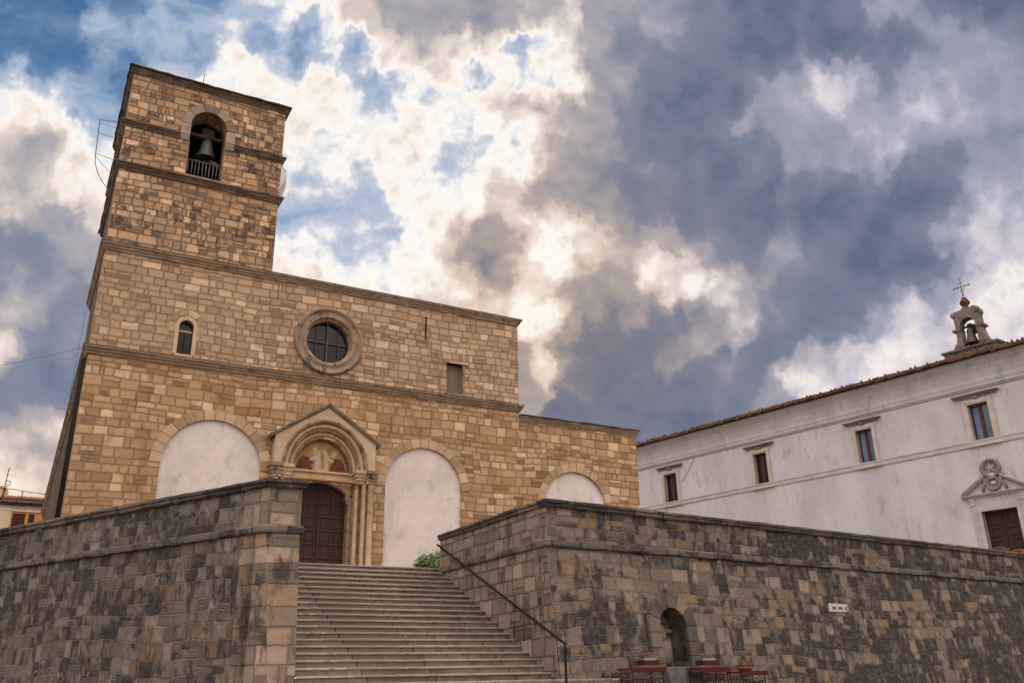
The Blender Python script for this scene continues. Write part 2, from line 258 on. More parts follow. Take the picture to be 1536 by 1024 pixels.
class NT:
    """small helper for wiring nodes"""
    def __init__(self, nt): self.nt = nt
    def n(self, t, **kw):
        x = self.nt.nodes.new(t)
        for k, v in kw.items(): setattr(x, k, v)
        return x
    def put(self, sock, v):
        if v is None: return
        if hasattr(v, 'node'): self.nt.links.new(v, sock)
        else:
            if sock.type == 'RGBA' and len(v) == 3: v = (*v, 1)
            sock.default_value = v
    def m(self, op, a, b=None, c=None, clamp=False):
        x = self.n('ShaderNodeMath', operation=op, use_clamp=clamp)
        for i, v in enumerate((a, b, c)): self.put(x.inputs[i], v)
        return x.outputs[0]
    def mix(self, f, a, b, mode='MIX'):
        x = self.n('ShaderNodeMix', data_type='RGBA', blend_type=mode)
        self.put(x.inputs[0], f); self.put(x.inputs[6], a); self.put(x.inputs[7], b)
        return x.outputs[2]
    def noise(self, vec, scale, detail=5, rough=.55, dist=0.0):
        x = self.n('ShaderNodeTexNoise')
        self.put(x.inputs['Vector'], vec)
        x.inputs['Scale'].default_value = scale; x.inputs['Detail'].default_value = detail
        x.inputs['Roughness'].default_value = rough; x.inputs['Distortion'].default_value = dist
        return x.outputs[0]
    def ramp(self, v, a, b, smooth=True):
        x = self.n('ShaderNodeMapRange', interpolation_type='SMOOTHSTEP' if smooth else 'LINEAR')
        self.put(x.inputs[0], v); x.inputs[1].default_value = a; x.inputs[2].default_value = b
        return x.outputs[0]
    def ramp2(self, v, a, _):
        x = self.n('ShaderNodeMapRange', interpolation_type='SMOOTHSTEP')
        self.put(x.inputs[0], v); self.put(x.inputs[1], a); self.put(x.inputs[2], self.m('ADD', a, .15))
        return x.outputs[0]
    def cramp(self, v, stops, interp='LINEAR'):
        x = self.n('ShaderNodeValToRGB')
        cr = x.color_ramp; cr.interpolation = interp
        while len(cr.elements) < len(stops): cr.elements.new(.5)
        for e, (p, c) in zip(cr.elements, stops):
            e.position = p; e.color = (*c, 1)
        self.put(x.inputs[0], v)
        return x.outputs[0]
    def vec(self, x=0., y=0., z=0.):
        c = self.n('ShaderNodeCombineXYZ')
        for i, v in enumerate((x, y, z)): self.put(c.inputs[i], v)
        return c.outputs[0]
    def scale(self, v, s):
        x = self.n('ShaderNodeVectorMath', operation='MULTIPLY')
        self.put(x.inputs[0], v); x.inputs[1].default_value = s
        return x.outputs[0]

def masonry(name, H, W, palette, mortar, joint=.012, wob=.02, stain=None, patch=None, rowrand=.5, colrand=.75, bump=.9, inner=.2, big=.25, smear=0.0, pits=0.0, seed=0.0, srand=.3, bigst=.35, pale=0.0, chipw=.045, ugrad=None, jamt=.66, mottle=.35, split=.0, drift=.0, wear_shade=.0, patch2=None):
    """coursed stone in metres: random courses, random lengths, one colour per stone, joints, weathering"""
    m, nt, b = _newmat(name)
    t = NT(nt)
    tc = t.n('ShaderNodeTexCoord')
    uv = tc.outputs['UV']
    s = t.n('ShaderNodeSeparateXYZ'); t.put(s.inputs[0], uv)
    n1 = t.noise(uv, 1.7, 3); n2 = t.noise(t.scale(uv, (1.0, 1.0, 1.0)), 4.3, 4)
    n2b = t.noise(t.vec(t.m('ADD', s.outputs[0], 31.7), t.m('ADD', s.outputs[1], 11.3)), 4.1, 4)
    u = t.m('ADD', s.outputs[0], t.m('MULTIPLY', t.m('SUBTRACT', n2, .5), wob * 2.4))
    v = t.m('ADD', s.outputs[1], t.m('ADD', t.m('MULTIPLY', t.m('SUBTRACT', n2b, .5), wob * 1.6), t.m('MULTIPLY', t.m('SUBTRACT', n1, .5), wob * 2.0)))
    if drift:
        v = t.m('ADD', v, t.m('MULTIPLY', t.m('SUBTRACT', t.noise(uv, .16, 2), .5), drift))
    def vor(w, feat, rnd):
        x = t.n('ShaderNodeTexVoronoi', voronoi_dimensions='1D', feature=feat)
        t.put(x.inputs['W'], w); x.inputs['Scale'].default_value = 1.0
        x.inputs['Randomness'].default_value = rnd
        return x
    rw = t.m('ADD', t.m('DIVIDE', v, H), 50 + seed)
    r1 = vor(rw, 'F1', rowrand); r2 = vor(rw, 'DISTANCE_TO_EDGE', rowrand)
    rs = t.n('ShaderNodeSeparateColor'); t.put(rs.inputs[0], r1.outputs['Color'])
    fac = t.m('ADD', .75, t.m('MULTIPLY', rs.outputs[1], .6))
    cw = t.m('ADD', t.m('MULTIPLY', t.m('DIVIDE', u, W), fac), t.m('MULTIPLY', rs.outputs[0], 311.0))
    c1 = vor(cw, 'F1', colrand); c2 = vor(cw, 'DISTANCE_TO_EDGE', colrand)
    cs = t.n('ShaderNodeSeparateColor'); t.put(cs.inputs[0], c1.outputs['Color'])
    w0 = t.n('ShaderNodeTexWhiteNoise', noise_dimensions='3D')
    t.put(w0.inputs[0], t.vec(rs.outputs[0], cs.outputs[0], cs.outputs[1]))
    w0s = t.n('ShaderNodeSeparateColor'); t.put(w0s.inputs[0], w0.outputs['Color'])
    # some places are filled with two or four smaller stones
    offv = t.m('SUBTRACT', rw, r1.outputs['W']); offu = t.m('SUBTRACT', cw, c1.outputs['W'])
    selv = t.m('LESS_THAN', w0s.outputs[0], split); selu = t.m('LESS_THAN', w0s.outputs[1], split * .9)
    sidev = t.m('MULTIPLY', selv, t.m('GREATER_THAN', offv, .03)); sideu = t.m('MULTIPLY', selu, t.m('GREATER_THAN', offu, -.05))
    wn = t.n('ShaderNodeTexWhiteNoise', noise_dimensions='3D')
    t.put(wn.inputs[0], t.vec(t.m('ADD', rs.outputs[0], t.m('MULTIPLY', sidev, .37)), t.m('ADD', cs.outputs[0], t.m('MULTIPLY', sideu, .53)), cs.outputs[1]))
    ws = t.n('ShaderNodeSeparateColor'); t.put(ws.inputs[0], wn.outputs['Color'])
    dist = t.m('MINIMUM', t.m('MULTIPLY', r2.outputs[0], H), t.m('DIVIDE', t.m('MULTIPLY', c2.outputs[0], W), fac))
    dv = t.m('ADD', t.m('MULTIPLY', t.m('ABSOLUTE', t.m('SUBTRACT', offv, .03)), H), t.m('MULTIPLY', t.m('SUBTRACT', 1.0, selv), 9.0))
    du = t.m('ADD', t.m('DIVIDE', t.m('MULTIPLY', t.m('ABSOLUTE', t.m('ADD', offu, .05)), W), fac), t.m('MULTIPLY', t.m('SUBTRACT', 1.0, selu), 9.0))
    dist = t.m('MINIMUM', dist, t.m('MINIMUM', dv, du))
    # joints vary in width, and vanish in places
    jw = t.m('MULTIPLY', joint, t.m('ADD', .35, t.m('MULTIPLY', t.noise(uv, .9, 4), 1.5)))
    chip = t.noise(uv, 16.0, 5, .7)
    dist = t.m('ADD', dist, t.m('MULTIPLY', t.m('SUBTRACT', chip, .56), chipw))
    jn = t.n('ShaderNodeMapRange', interpolation_type='SMOOTHSTEP')
    t.put(jn.inputs[0], dist); t.put(jn.inputs[1], t.m('MULTIPLY', jw, .35)); t.put(jn.inputs[2], t.m('MULTIPLY', jw, 1.5))
    jn.inputs[3].default_value = 1; jn.inputs[4].default_value = 0
    # big slow tint shifts the choice of colour so that tones gather in areas
    bigN = t.noise(uv, .33, 3)
    pick = t.m('ADD', ws.outputs[0], t.m('MULTIPLY', t.m('SUBTRACT', bigN, .5), big * 2), clamp=True)
    stops = []
    acc = 0
    tot = sum(w for w, c in palette)
    for w, c in palette:
        stops.append((acc / tot, c)); acc += w
    col = t.cramp(pick, stops, 'CONSTANT')
    val = t.m('ADD', .86, t.m('MULTIPLY', ws.outputs[1], .28))
    fine = t.noise(uv, 9.0, 8, .7)
    med = t.noise(uv, 2.6, 6, .62)
    val = t.m('MULTIPLY', val, t.m('ADD', 1 - inner, t.m('MULTIPLY', fine, inner * 2)))
    val = t.m('MULTIPLY', val, t.m('ADD', 1 - inner * .8, t.m('MULTIPLY', med, inner * 1.6)))
    col = t.mix(1.0, col, t.vec(val, val, val), 'MULTIPLY')
    if wear_shade:  # edge wear and a recessed look: shade painted in towards the joints
        ed = t.m('ADD', 1 - wear_shade, t.m('MULTIPLY', t.ramp(dist, .0, .07), wear_shade))
        col = t.mix(1.0, col, t.vec(ed, ed, ed), 'MULTIPLY')
    if smear:     # pale lime runs and flaked skin that ignore the joints
        sm = t.ramp(t.noise(t.scale(uv, (1.3, .8, 1)), 3.1, 9, .68), .56, .72)
        col = t.mix(t.m('MULTIPLY', sm, smear), col, mortar)
    if patch:
        pc, amt, th = patch
        pn = t.ramp(t.noise(t.scale(uv, (.8, .55, 1)), .9, 6, .62, .6), th, th + .16)
        pf = t.m('MULTIPLY', pn, t.m('MULTIPLY', amt, t.m('ADD', .35, t.m('MULTIPLY', ws.outputs[2], .65))))
        col = t.mix(pf, col, pc)
    if patch2:
        pc, amt, th = patch2
        pn = t.ramp(t.noise(t.scale(uv, (.6, .8, 1)), 1.3, 7, .66, .4), th, th + .14)
        col = t.mix(t.m('MULTIPLY', pn, t.m('MULTIPLY', amt, t.m('ADD', .3, t.m('MULTIPLY', ws.outputs[1], .7)))), col, pc)
    soot = None
    if stain:
        sc, amt, th, su, sv = stain
        sn = t.noise(t.scale(uv, (su, sv, 1)), 1.0, 9, .66, .25)
        if ugrad:     # soot gathers along the far part of the wall
            sn = t.m('ADD', sn, t.m('MULTIPLY', t.m('SUBTRACT', t.ramp(s.outputs[0], 40 + ugrad[0], 40 + ugrad[1]), .5), ugrad[2]))
        sf = t.ramp2(t.m('ADD', sn, t.m('MULTIPLY', t.m('SUBTRACT', ws.outputs[2], .5), srand)), t.m('ADD', th, t.m('MULTIPLY', t.m('SUBTRACT', .5, t.noise(t.scale(uv, (1, 1.6, 1)), .22, 3)), bigst)), 0)
        mott = t.ramp(t.noise(uv, 6.5, 8, .72), .36, .58)
        sf = t.m('MULTIPLY', sf, t.m('ADD', 1 - mottle, t.m('MULTIPLY', mott, mottle)))
        col = t.mix(t.m('MULTIPLY', sf, amt), col, sc)
        soot = (t.m('MULTIPLY', sf, .75), sc)
    jcol = t.mix(t.ramp(t.noise(uv, 1.3, 4), .38 + pale, .62 + pale), mortar, tuple(x * .36 for x in mortar))
    if soot: jcol = t.mix(soot[0], jcol, soot[1])
    col = t.mix(t.m('MULTIPLY', jn.outputs[0], jamt), col, jcol)
    if pits:
        pt = t.ramp(t.noise(uv, 5.5, 3, .5), .69, .73)
        col = t.mix(t.m('MULTIPLY', pt, pits), col, (.03, .024, .018))
    t.put(b.inputs['Base Color'], col)
    b.inputs['Roughness'].default_value = .88
    b.inputs['Specular IOR Level'].default_value = .25
    h = t.m('ADD', t.m('MULTIPLY', t.m('SUBTRACT', 1.0, jn.outputs[0]), .02),
            t.m('ADD', t.m('MULTIPLY', ws.outputs[1], .012), t.m('ADD', t.m('MULTIPLY', fine, .012), t.m('MULTIPLY', med, .02))))
    bp = t.n('ShaderNodeBump'); bp.inputs['Strength'].default_value = bump; bp.inputs['Distance'].default_value = 1.0
    t.put(bp.inputs['Height'], h)
    t.put(b.inputs['Normal'], bp.outputs[0])
    return m

def plain(name, c1, c2, scale=2.0, c3=None, th=.6, rough=.85, stretch=(1, 1, 1), bump=.3, bscale=12, spec=.25, metal=0.0, amt=1.0, crack=0.0, runs=0.0):
    """stone, plaster, wood or metal with two tones in cloudy noise and a third as spots or stains"""
    m, nt, b = _newmat(name)
    t = NT(nt)
    tc = t.n('ShaderNodeTexCoord')
    p = t.scale(tc.outputs['Object'], stretch)
    f = t.ramp(t.noise(p, scale, 7, .62), .34, .66)
    col = t.mix(f, c1, c2)
    if c3:
        g = t.ramp(t.noise(p, scale * 2.3, 8, .68, .3), th, th + .1)
        col = t.mix(t.m('MULTIPLY', g, amt), col, c3)
    if runs:      # rain runs, streaked downwards
        rn = t.ramp(t.noise(t.scale(tc.outputs['Object'], (3.2, 3.2, .22)), 1.0, 6, .6), .52, .75)
        gt = t.ramp(t.noise(tc.outputs['Object'], .4, 3), .42, .62)
        col = t.mix(t.m('MULTIPLY', t.m('MULTIPLY', rn, gt), runs), col, tuple(x * .55 for x in c2))
    if crack:
        cn = t.noise(tc.outputs['Object'], .55, 8, .6, .5)
        ck = t.m('MULTIPLY', t.ramp(t.m('ABSOLUTE', t.m('SUBTRACT', cn, .5)), .0035, .0008), t.ramp(t.noise(tc.outputs['Object'], .7, 2), .48, .6))
        col = t.mix(t.m('MULTIPLY', ck, crack), col, tuple(x * .3 for x in c2))
    fi = t.noise(tc.outputs['Object'], bscale, 6, .65)
    v = t.m('ADD', .86, t.m('MULTIPLY', fi, .28))
    col = t.mix(1.0, col, t.vec(v, v, v), 'MULTIPLY')
    t.put(b.inputs['Base Color'], col)
    b.inputs['Roughness'].default_value = rough
    b.inputs['Specular IOR Level'].default_value = spec
    b.inputs['Metallic'].default_value = metal
    if bump:
        bp = t.n('ShaderNodeBump'); bp.inputs['Strength'].default_value = bump; bp.inputs['Distance'].default_value = .03
        t.put(bp.inputs['Height'], t.noise(p, bscale * .6, 7, .66)); t.put(b.inputs['Normal'], bp.outputs[0])
    return m

M = {}
M['front'] = masonry('honey_ashlar', .275, .47, [(0.07, (0.254, 0.145, 0.067)), (0.13, (0.32, 0.194, 0.096)), (0.2, (0.362, 0.23, 0.122)), (0.2, (0.395, 0.257, 0.142)), (0.18, (0.423, 0.28, 0.159)), (0.12, (0.47, 0.326, 0.193)), (0.1, (0.564, 0.406, 0.26))], (.30, .205, .12), joint=.012, wob=.03, patch=((.235, .11, .04), .85, .5), stain=((.14, .09, .05), .55, .6, 1.1, .22), big=.16, pits=.5, pale=.06, split=.12, drift=.5, wear_shade=.25, rowrand=.75, colrand=.92, patch2=((.26, .2, .14), .7, .57))
M['upper'] = masonry('pale_ashlar', .265, .44, [(0.08, (0.269, 0.176, 0.103)), (0.2, (0.336, 0.23, 0.142)), (0.2, (0.37, 0.257, 0.163)), (0.24, (0.398, 0.275, 0.172)), (0.16, (0.442, 0.306, 0.194)), (0.12, (0.547, 0.396, 0.267))], (.27, .195, .125), joint=.011, wob=.03, patch=((.3, .15, .06), .8, .58), stain=((.17, .13, .095), .55, .6, 1.2, .5), big=.14, seed=31, pits=.5, pale=.06, split=.12, drift=.5, wear_shade=.25, rowrand=.75, colrand=.92, patch2=((.28, .225, .17), .7, .55))
M['tower'] = masonry('weathered_tower_stone', .27, .42, [(0.14, (0.246, 0.152, 0.084)), (0.22, (0.325, 0.205, 0.118)), (0.22, (0.364, 0.239, 0.139)), (0.16, (0.409, 0.263, 0.152)), (0.14, (0.47, 0.307, 0.177)), (0.12, (0.627, 0.42, 0.262))], (.17, .125, .085), joint=.014, wob=.04, patch=((.34, .17, .06), .8, .545), stain=((.045, .037, .03), .9, .555, 2.0, .9), pits=.9, big=.18, seed=63, smear=.25, pale=.06, mottle=.55, split=.26, drift=.5, wear_shade=.3, rowrand=.8, colrand=.95, patch2=((.2, .16, .12), .75, .52))
M['tower_side'] = masonry('dark_side_stone', .3, .48, [(.4, (.06, .045, .03)), (.4, (.09, .066, .045)), (.2, (.13, .1, .07))], (.05, .04, .03), seed=17)  # much darker palette for the tower and nave side walls
DK = (.024, .022, .022)
M['wall_l'] = masonry('blackened_wall_stone', .29, .37, [(0.14, (0.085, 0.072, 0.063)), (0.26, (0.115, 0.095, 0.08)), (0.12, (0.134, 0.092, 0.061)), (0.26, (0.143, 0.117, 0.098)), (0.17, (0.176, 0.144, 0.12)), (0.05, (0.221, 0.183, 0.153))], (.31, .265, .225), joint=.008, wob=.045, stain=(DK, .97, .45, 3.0, 1.5), patch=((.15, .088, .042), .7, .56), inner=.42, smear=.55, big=.16, bump=1.3, seed=5, srand=.26, mottle=.4, jamt=.7, pale=.12, bigst=.7, split=.22, drift=.7, wear_shade=.25, rowrand=.8, colrand=.95)
M['wall_r'] = masonry('sooty_wall_stone', .30, .43, [(0.14, (0.096, 0.08, 0.07)), (0.26, (0.142, 0.114, 0.092)), (0.14, (0.181, 0.127, 0.081)), (0.27, (0.173, 0.139, 0.111)), (0.19, (0.222, 0.177, 0.143))], (.33, .275, .225), joint=.008, wob=.04, stain=(DK, .97, .435, 2.6, 1.2), patch=((.2, .12, .055), .7, .58), inner=.42, smear=.55, big=.16, bump=1.3, seed=83, srand=.26, mottle=.4, jamt=.7, pale=.12, bigst=.7, ugrad=(3., 12., .13), split=.22, drift=.7, wear_shade=.25, rowrand=.8, colrand=.95)
M['pier'] = masonry('pier_stone', .40, .7, [(0.3, (0.161, 0.132, 0.105)), (0.3, (0.217, 0.171, 0.13)), (0.25, (0.252, 0.185, 0.125)), (0.15, (0.312, 0.244, 0.192))], (.2, .165, .135), wob=.04, stain=(DK, .85, .52, 1.8, 1.1), inner=.4, smear=.4, bump=.9, seed=41, srand=.08, pale=.12, bigst=.7, split=.2, wear_shade=.2)
M['side'] = masonry('stair_wall_stone', .36, .62, [(0.25, (0.142, 0.115, 0.096)), (0.35, (0.181, 0.148, 0.121)), (0.3, (0.217, 0.175, 0.144)), (0.1, (0.252, 0.205, 0.168))], (.1, .083, .068), joint=.011, wob=.035, stain=(DK, .75, .53, 2.2, .5), inner=.36, bump=.9, seed=23, srand=.2, split=.15, drift=.3, wear_shade=.2, rowrand=.6)
M['coping'] = masonry('lichened_coping', 3.0, 1.05, [(.4, (.085, .072, .06)), (.35, (.115, .096, .08)), (.25, (.15, .126, .102))], (.03, .026, .022), joint=.02, stain=((.024, .022, .021), .85, .5, 2.6, 2.6), inner=.5, smear=.3, bump=1.0, seed=9)
M['band'] = masonry('weathered_band', 3.0, .95, [(.3, (.10, .086, .075)), (.4, (.125, .107, .09)), (.3, (.15, .126, .104))], (.04, .034, .03), joint=.016, stain=(DK, .92, .46, 1.6, 2.2), inner=.5, smear=.35, bump=1.0, seed=77, srand=.08)
M['vous'] = masonry('voussoir_stone', 5.0, .36, [(.35, (.34, .235, .135)), (.35, (.40, .28, .17)), (.3, (.45, .325, .205))], (.22, .15, .09), joint=.01, wob=.01, colrand=.5, stain=((.16, .11, .07), .5, .6, 1.5, 1.5), seed=3, jamt=.55)
M['vous_grey'] = masonry('grey_voussoir_stone', 5.0, .40, [(.3, (.20, .165, .13)), (.4, (.28, .225, .17)), (.3, (.38, .3, .22))], (.12, .09, .07), joint=.014, wob=.008, colrand=.4, stain=((.07, .06, .05), .6, .55, 1.5, 1.5), seed=13)
M['vous_dark'] = masonry('niche_voussoir_stone', 5.0, .32, [(.3, (.10, .082, .066)), (.4, (.145, .115, .09)), (.3, (.2, .155, .115))], (.1, .08, .06), joint=.012, wob=.008, colrand=.4, stain=(DK, .7, .54, 1.5, 1.5), inner=.3, seed=19)
M['cornice'] = plain('cornice_stone', (.31, .23, .15), (.20, .15, .10), 1.6, (.12, .092, .068), .54, stretch=(1, 1, 1.6), bump=.5, bscale=9)
M['cornice_dark'] = plain('tower_cornice_stone', (.17, .125, .085), (.085, .066, .05), 2.2, (.28, .2, .13), .6, bump=.7, bscale=7)
M['lead'] = plain('lead_flashing', (.07, .068, .07), (.12, .115, .115), 3, rough=.6, bump=.2)
M['plaster'] = plain('white_infill_plaster', (.62, .572, .545), (.535, .49, .463), .8, (.41, .38, .365), .56, stretch=(1, 1, .8), bump=.2, bscale=5, amt=.75, crack=.22, runs=.5)
M['render'] = plain('offwhite_render', (.515, .515, .535), (.425, .422, .435), .45, (.315, .313, .322), .56, stretch=(1.2, 1.2, .45), bump=.2, bscale=4, amt=.7, crack=.22, runs=.6)
M['render_trim'] = plain('grey_limestone_trim', (.45, .435, .435), (.36, .347, .345), 2.0, (.23, .22, .218), .6, bump=.3)
M['gable_stone'] = plain('backlit_gable_stone', (.2, .172, .152), (.135, .116, .103), 3.0, (.07, .06, .055), .56, bump=.5)  # colour darkened to stand in for backlight; the niche relief uses it too
M['trim_dark'] = plain('sooty_limestone', (.26, .24, .228), (.17, .157, .148), 3.0, (.09, .082, .078), .56, bump=.4)
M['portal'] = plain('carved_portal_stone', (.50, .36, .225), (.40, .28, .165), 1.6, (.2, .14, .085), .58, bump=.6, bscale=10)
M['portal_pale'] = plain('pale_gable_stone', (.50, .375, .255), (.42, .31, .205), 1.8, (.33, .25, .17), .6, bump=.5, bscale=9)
M['portal_dark'] = plain('dark_portal_stone', (.31, .22, .13), (.18, .125, .075), 2.4, (.07, .05, .036), .53, bump=.7, bscale=9)  # darker tone behind the columns and on alternate rings, for contrast
M['window_stone'] = plain('cream_window_stone', (.50, .455, .41), (.42, .38, .34), 2.0, (.28, .25, .225), .6, bump=.3)
M['rose'] = plain('rose_window_stone', (.30, .22, .15), (.19, .142, .1), 1.5, (.08, .064, .052), .53, bump=.45, bscale=8)
M['door'] = plain('dark_door_wood', (.034, .014, .009), (.022, .009, .007), 2.0, stretch=(5, 5, .6), rough=.55, bump=.4, spec=.4)
M['door_frame'] = plain('brown_door_wood', (.050, .021, .013), (.034, .014, .009), 2.0, stretch=(5, 5, .6), rough=.6, bump=.3)
M['iron'] = plain('black_iron', (.010, .009, .010), (.016, .014, .013), 6, rough=.75, bump=.2, spec=.15)
M['iron_grey'] = plain('grey_iron', (.15, .15, .155), (.09, .09, .09), 6, rough=.5, bump=.2, metal=.3)
M['bronze'] = plain('bell_bronze', (.15, .165, .16), (.09, .1, .1), 2.2, (.05, .055, .05), .6, rough=.5, bump=.25, metal=.25, spec=.5)
M['bronze_dark'] = plain('dark_bell_bronze', (.10, .075, .055), (.06, .045, .035), 3, rough=.5, bump=.2, metal=.3)
M['timber'] = plain('grey_timber', (.15, .115, .085), (.09, .07, .053), 2.0, stretch=(1, 6, 6), bump=.5)
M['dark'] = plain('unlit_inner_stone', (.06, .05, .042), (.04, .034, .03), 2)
M['tile'] = plain('clay_roof_tile', (.12, .065, .038), (.07, .042, .028), 1.6, (.11, .085, .04), .56, bump=.8, bscale=7)
M['tile_red'] = plain('red_roof_tile', (.30, .10, .055), (.2, .07, .04), 2.2, bump=.6)
M['soffit'] = plain('dark_eave_wood', (.05, .032, .022), (.035, .022, .016), 3)
M['sash'] = plain('red_brown_sash', (.095, .028, .016), (.07, .022, .014), 3, rough=.45)
M['curtain'] = plain('white_curtain', (.16, .24, .33), (.10, .17, .25), 2.5, stretch=(7, 7, .5), bump=.1)
M['shutter'] = plain('orange_pine_shutter', (.52, .215, .05), (.42, .165, .04), 3, stretch=(6, 6, .5), rough=.5)
M['house'] = plain('cream_house_render', (.56, .46, .33), (.49, .39, .27), .8, (.38, .3, .2), .6)
M['white'] = plain('white_paint', (.66, .62, .58), (.58, .54, .5), 2)
M['board'] = plain('weathered_board', (.20, .16, .125), (.155, .125, .1), 2.0, (.1, .08, .065), .6, stretch=(2, 2, .4))
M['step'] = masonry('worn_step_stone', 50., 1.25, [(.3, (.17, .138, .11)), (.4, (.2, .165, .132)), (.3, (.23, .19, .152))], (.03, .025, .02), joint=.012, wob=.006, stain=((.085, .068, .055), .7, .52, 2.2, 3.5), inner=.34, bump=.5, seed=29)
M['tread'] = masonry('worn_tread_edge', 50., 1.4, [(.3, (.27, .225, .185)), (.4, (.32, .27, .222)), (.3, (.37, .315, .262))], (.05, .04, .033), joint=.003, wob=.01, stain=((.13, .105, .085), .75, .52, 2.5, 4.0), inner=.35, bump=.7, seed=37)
M['paving'] = masonry('stone_paving', .4, .6, [(.3, (.12, .1, .085)), (.4, (.16, .135, .11)), (.3, (.2, .17, .14))], (.07, .06, .05), seed=51)
M['terrace'] = masonry('terrace_paving', .5, .8, [(.4, (.2, .17, .14)), (.4, (.25, .21, .17)), (.2, (.29, .25, .2))], (.12, .1, .08), seed=57)
M['red_board'] = plain('red_painted_board', (.08, .015, .01), (.05, .011, .009), 4, (.07, .03, .022), .6, stretch=(1, 5, 5), bump=.3)
M['green_rim'] = plain('mint_green_tray', (.2, .3, .23), (.13, .21, .16), 4)
M['slab'] = plain('grey_slab', (.14, .13, .13), (.09, .084, .084), 4)
M['sign'] = plain('white_street_sign', (.50, .46, .45), (.42, .39, .38), 5, rough=.4)
M['chalk'] = plain('faded_white_paint', (.23, .195, .165), (.16, .135, .115), 4)
M['gold'] = plain('faded_gold_ground', (.34, .24, .095), (.25, .165, .06), 3.0, (.38, .32, .17), .6, bump=.1)
M['robe_white'] = plain('painted_white_robe', (.50, .42, .33), (.36, .29, .21), 4, stretch=(5, 1, .6), bump=.1)
M['robe_red'] = plain('painted_red_brown_robe', (.15, .055, .03), (.095, .037, .022), 4, bump=.1)
M['paint_skin'] = plain('painted_ochre', (.4, .2, .06), (.3, .14, .04), 5, bump=.1)
M['terracotta'] = plain('terracotta', (.38, .15, .075), (.28, .1, .05), 4)
M['copper'] = plain('rusty_finial', (.13, .052, .03), (.07, .03, .02), 5)

def glass(name, col, rough=.06, wav=.25):
    m, nt, b = _newmat(name)
    t = NT(nt)
    tc = t.n('ShaderNodeTexCoord')
    t.put(b.inputs['Base Color'], t.mix(t.noise(tc.outputs['Object'], 1.5, 3), col, tuple(x * .45 for x in col)))
    b.inputs['Roughness'].default_value = rough
    b.inputs['Specular IOR Level'].default_value = .7
    bp = t.n('ShaderNodeBump'); bp.inputs['Strength'].default_value = wav; bp.inputs['Distance'].default_value = .02
    t.put(bp.inputs['Height'], t.noise(tc.outputs['Object'], 2.5, 2)); t.put(b.inputs['Normal'], bp.outputs[0])
    return m
M['glass'] = glass('old_window_glass', (.02, .02, .024))
M['glass'].node_tree.nodes['Principled BSDF'].inputs['Specular IOR Level'].default_value = .3
M['glass_blue'] = glass('blue_tinted_glass', (.02, .13, .21), wav=.1)

def leafmat(name, a, b_):
    m, nt, b = _newmat(name)
    t = NT(nt)
    tc = t.n('ShaderNodeTexCoord')
    t.put(b.inputs['Base Color'], t.mix(t.ramp(t.noise(tc.outputs['Object'], 9, 3), .35, .65), a, b_))
    b.inputs['Roughness'].default_value = .6
    return m
M['leaf'] = leafmat('green_leaves', (.035, .085, .016), (.09, .16, .03))
M['flower'] = leafmat('orange_brown_blooms', (.20, .07, .03), (.1, .06, .025))
M['net'], _nt, _b = _newmat('pale_netting')
_b.inputs['Base Color'].default_value = (.6, .58, .57, 1)
_b.inputs['Roughness'].default_value = .8
_b.inputs['Alpha'].default_value = .75

# ------------------------------------------------------------------ frames and mesh helper
class Frame:
    """a wall's own axes: u along it, d into it, z up (z counted from eye height)"""
    def __init__(s, x, y, az):
        s.x, s.y = x, y
        a = R(az)
        s.U = (math.sin(a), math.cos(a)); s.D = (math.sin(a - math.pi / 2), math.cos(a - math.pi / 2))
        s.rot = math.pi / 2 - a
    def w(s, u, d, z):
        return (s.x + u * s.U[0] + d * s.D[0], s.y + u * s.U[1] + d * s.D[1], z + EYE)
    def inv(s, p):
        x, y = p[0] - s.x, p[1] - s.y
        return (x * s.U[0] + y * s.U[1], x * s.D[0] + y * s.D[1])
FC = Frame(-5.1598, 31.8825, 61.01)     # church front
FS = Frame(-2.2519, 26.6343, 61.01)     # stairs: top right corner
FR = Frame(.7320, 21.2490, 55.5)        # right retaining wall: its corner
FL = Frame(-5.1679, 18.4051, 122.9)     # left retaining wall: its corner at the pier
FW = Frame(7.8877, 55.4417, 139.56)     # white building
FH = Frame(-34.0153, 61.1797, 61.01)    # far house
Z0 = 3.067                              # terrace

def tag(o, label=None, cat=None, group=None, kind=None):
    if label: o['label'] = label
    if cat: o['category'] = cat
    if group: o['group'] = group
    if kind: o['kind'] = kind
    return o
def thing(name, frame, u, d, z, label, cat, group=None):
    o = bpy.data.objects.new(name, None)
    o.empty_display_size = .3
    COL.objects.link(o)
    o.location = frame.w(u, d, z); o.rotation_euler = (0, 0, frame.rot)
    bpy.context.view_layer.update()
    return tag(o, label, cat, group)

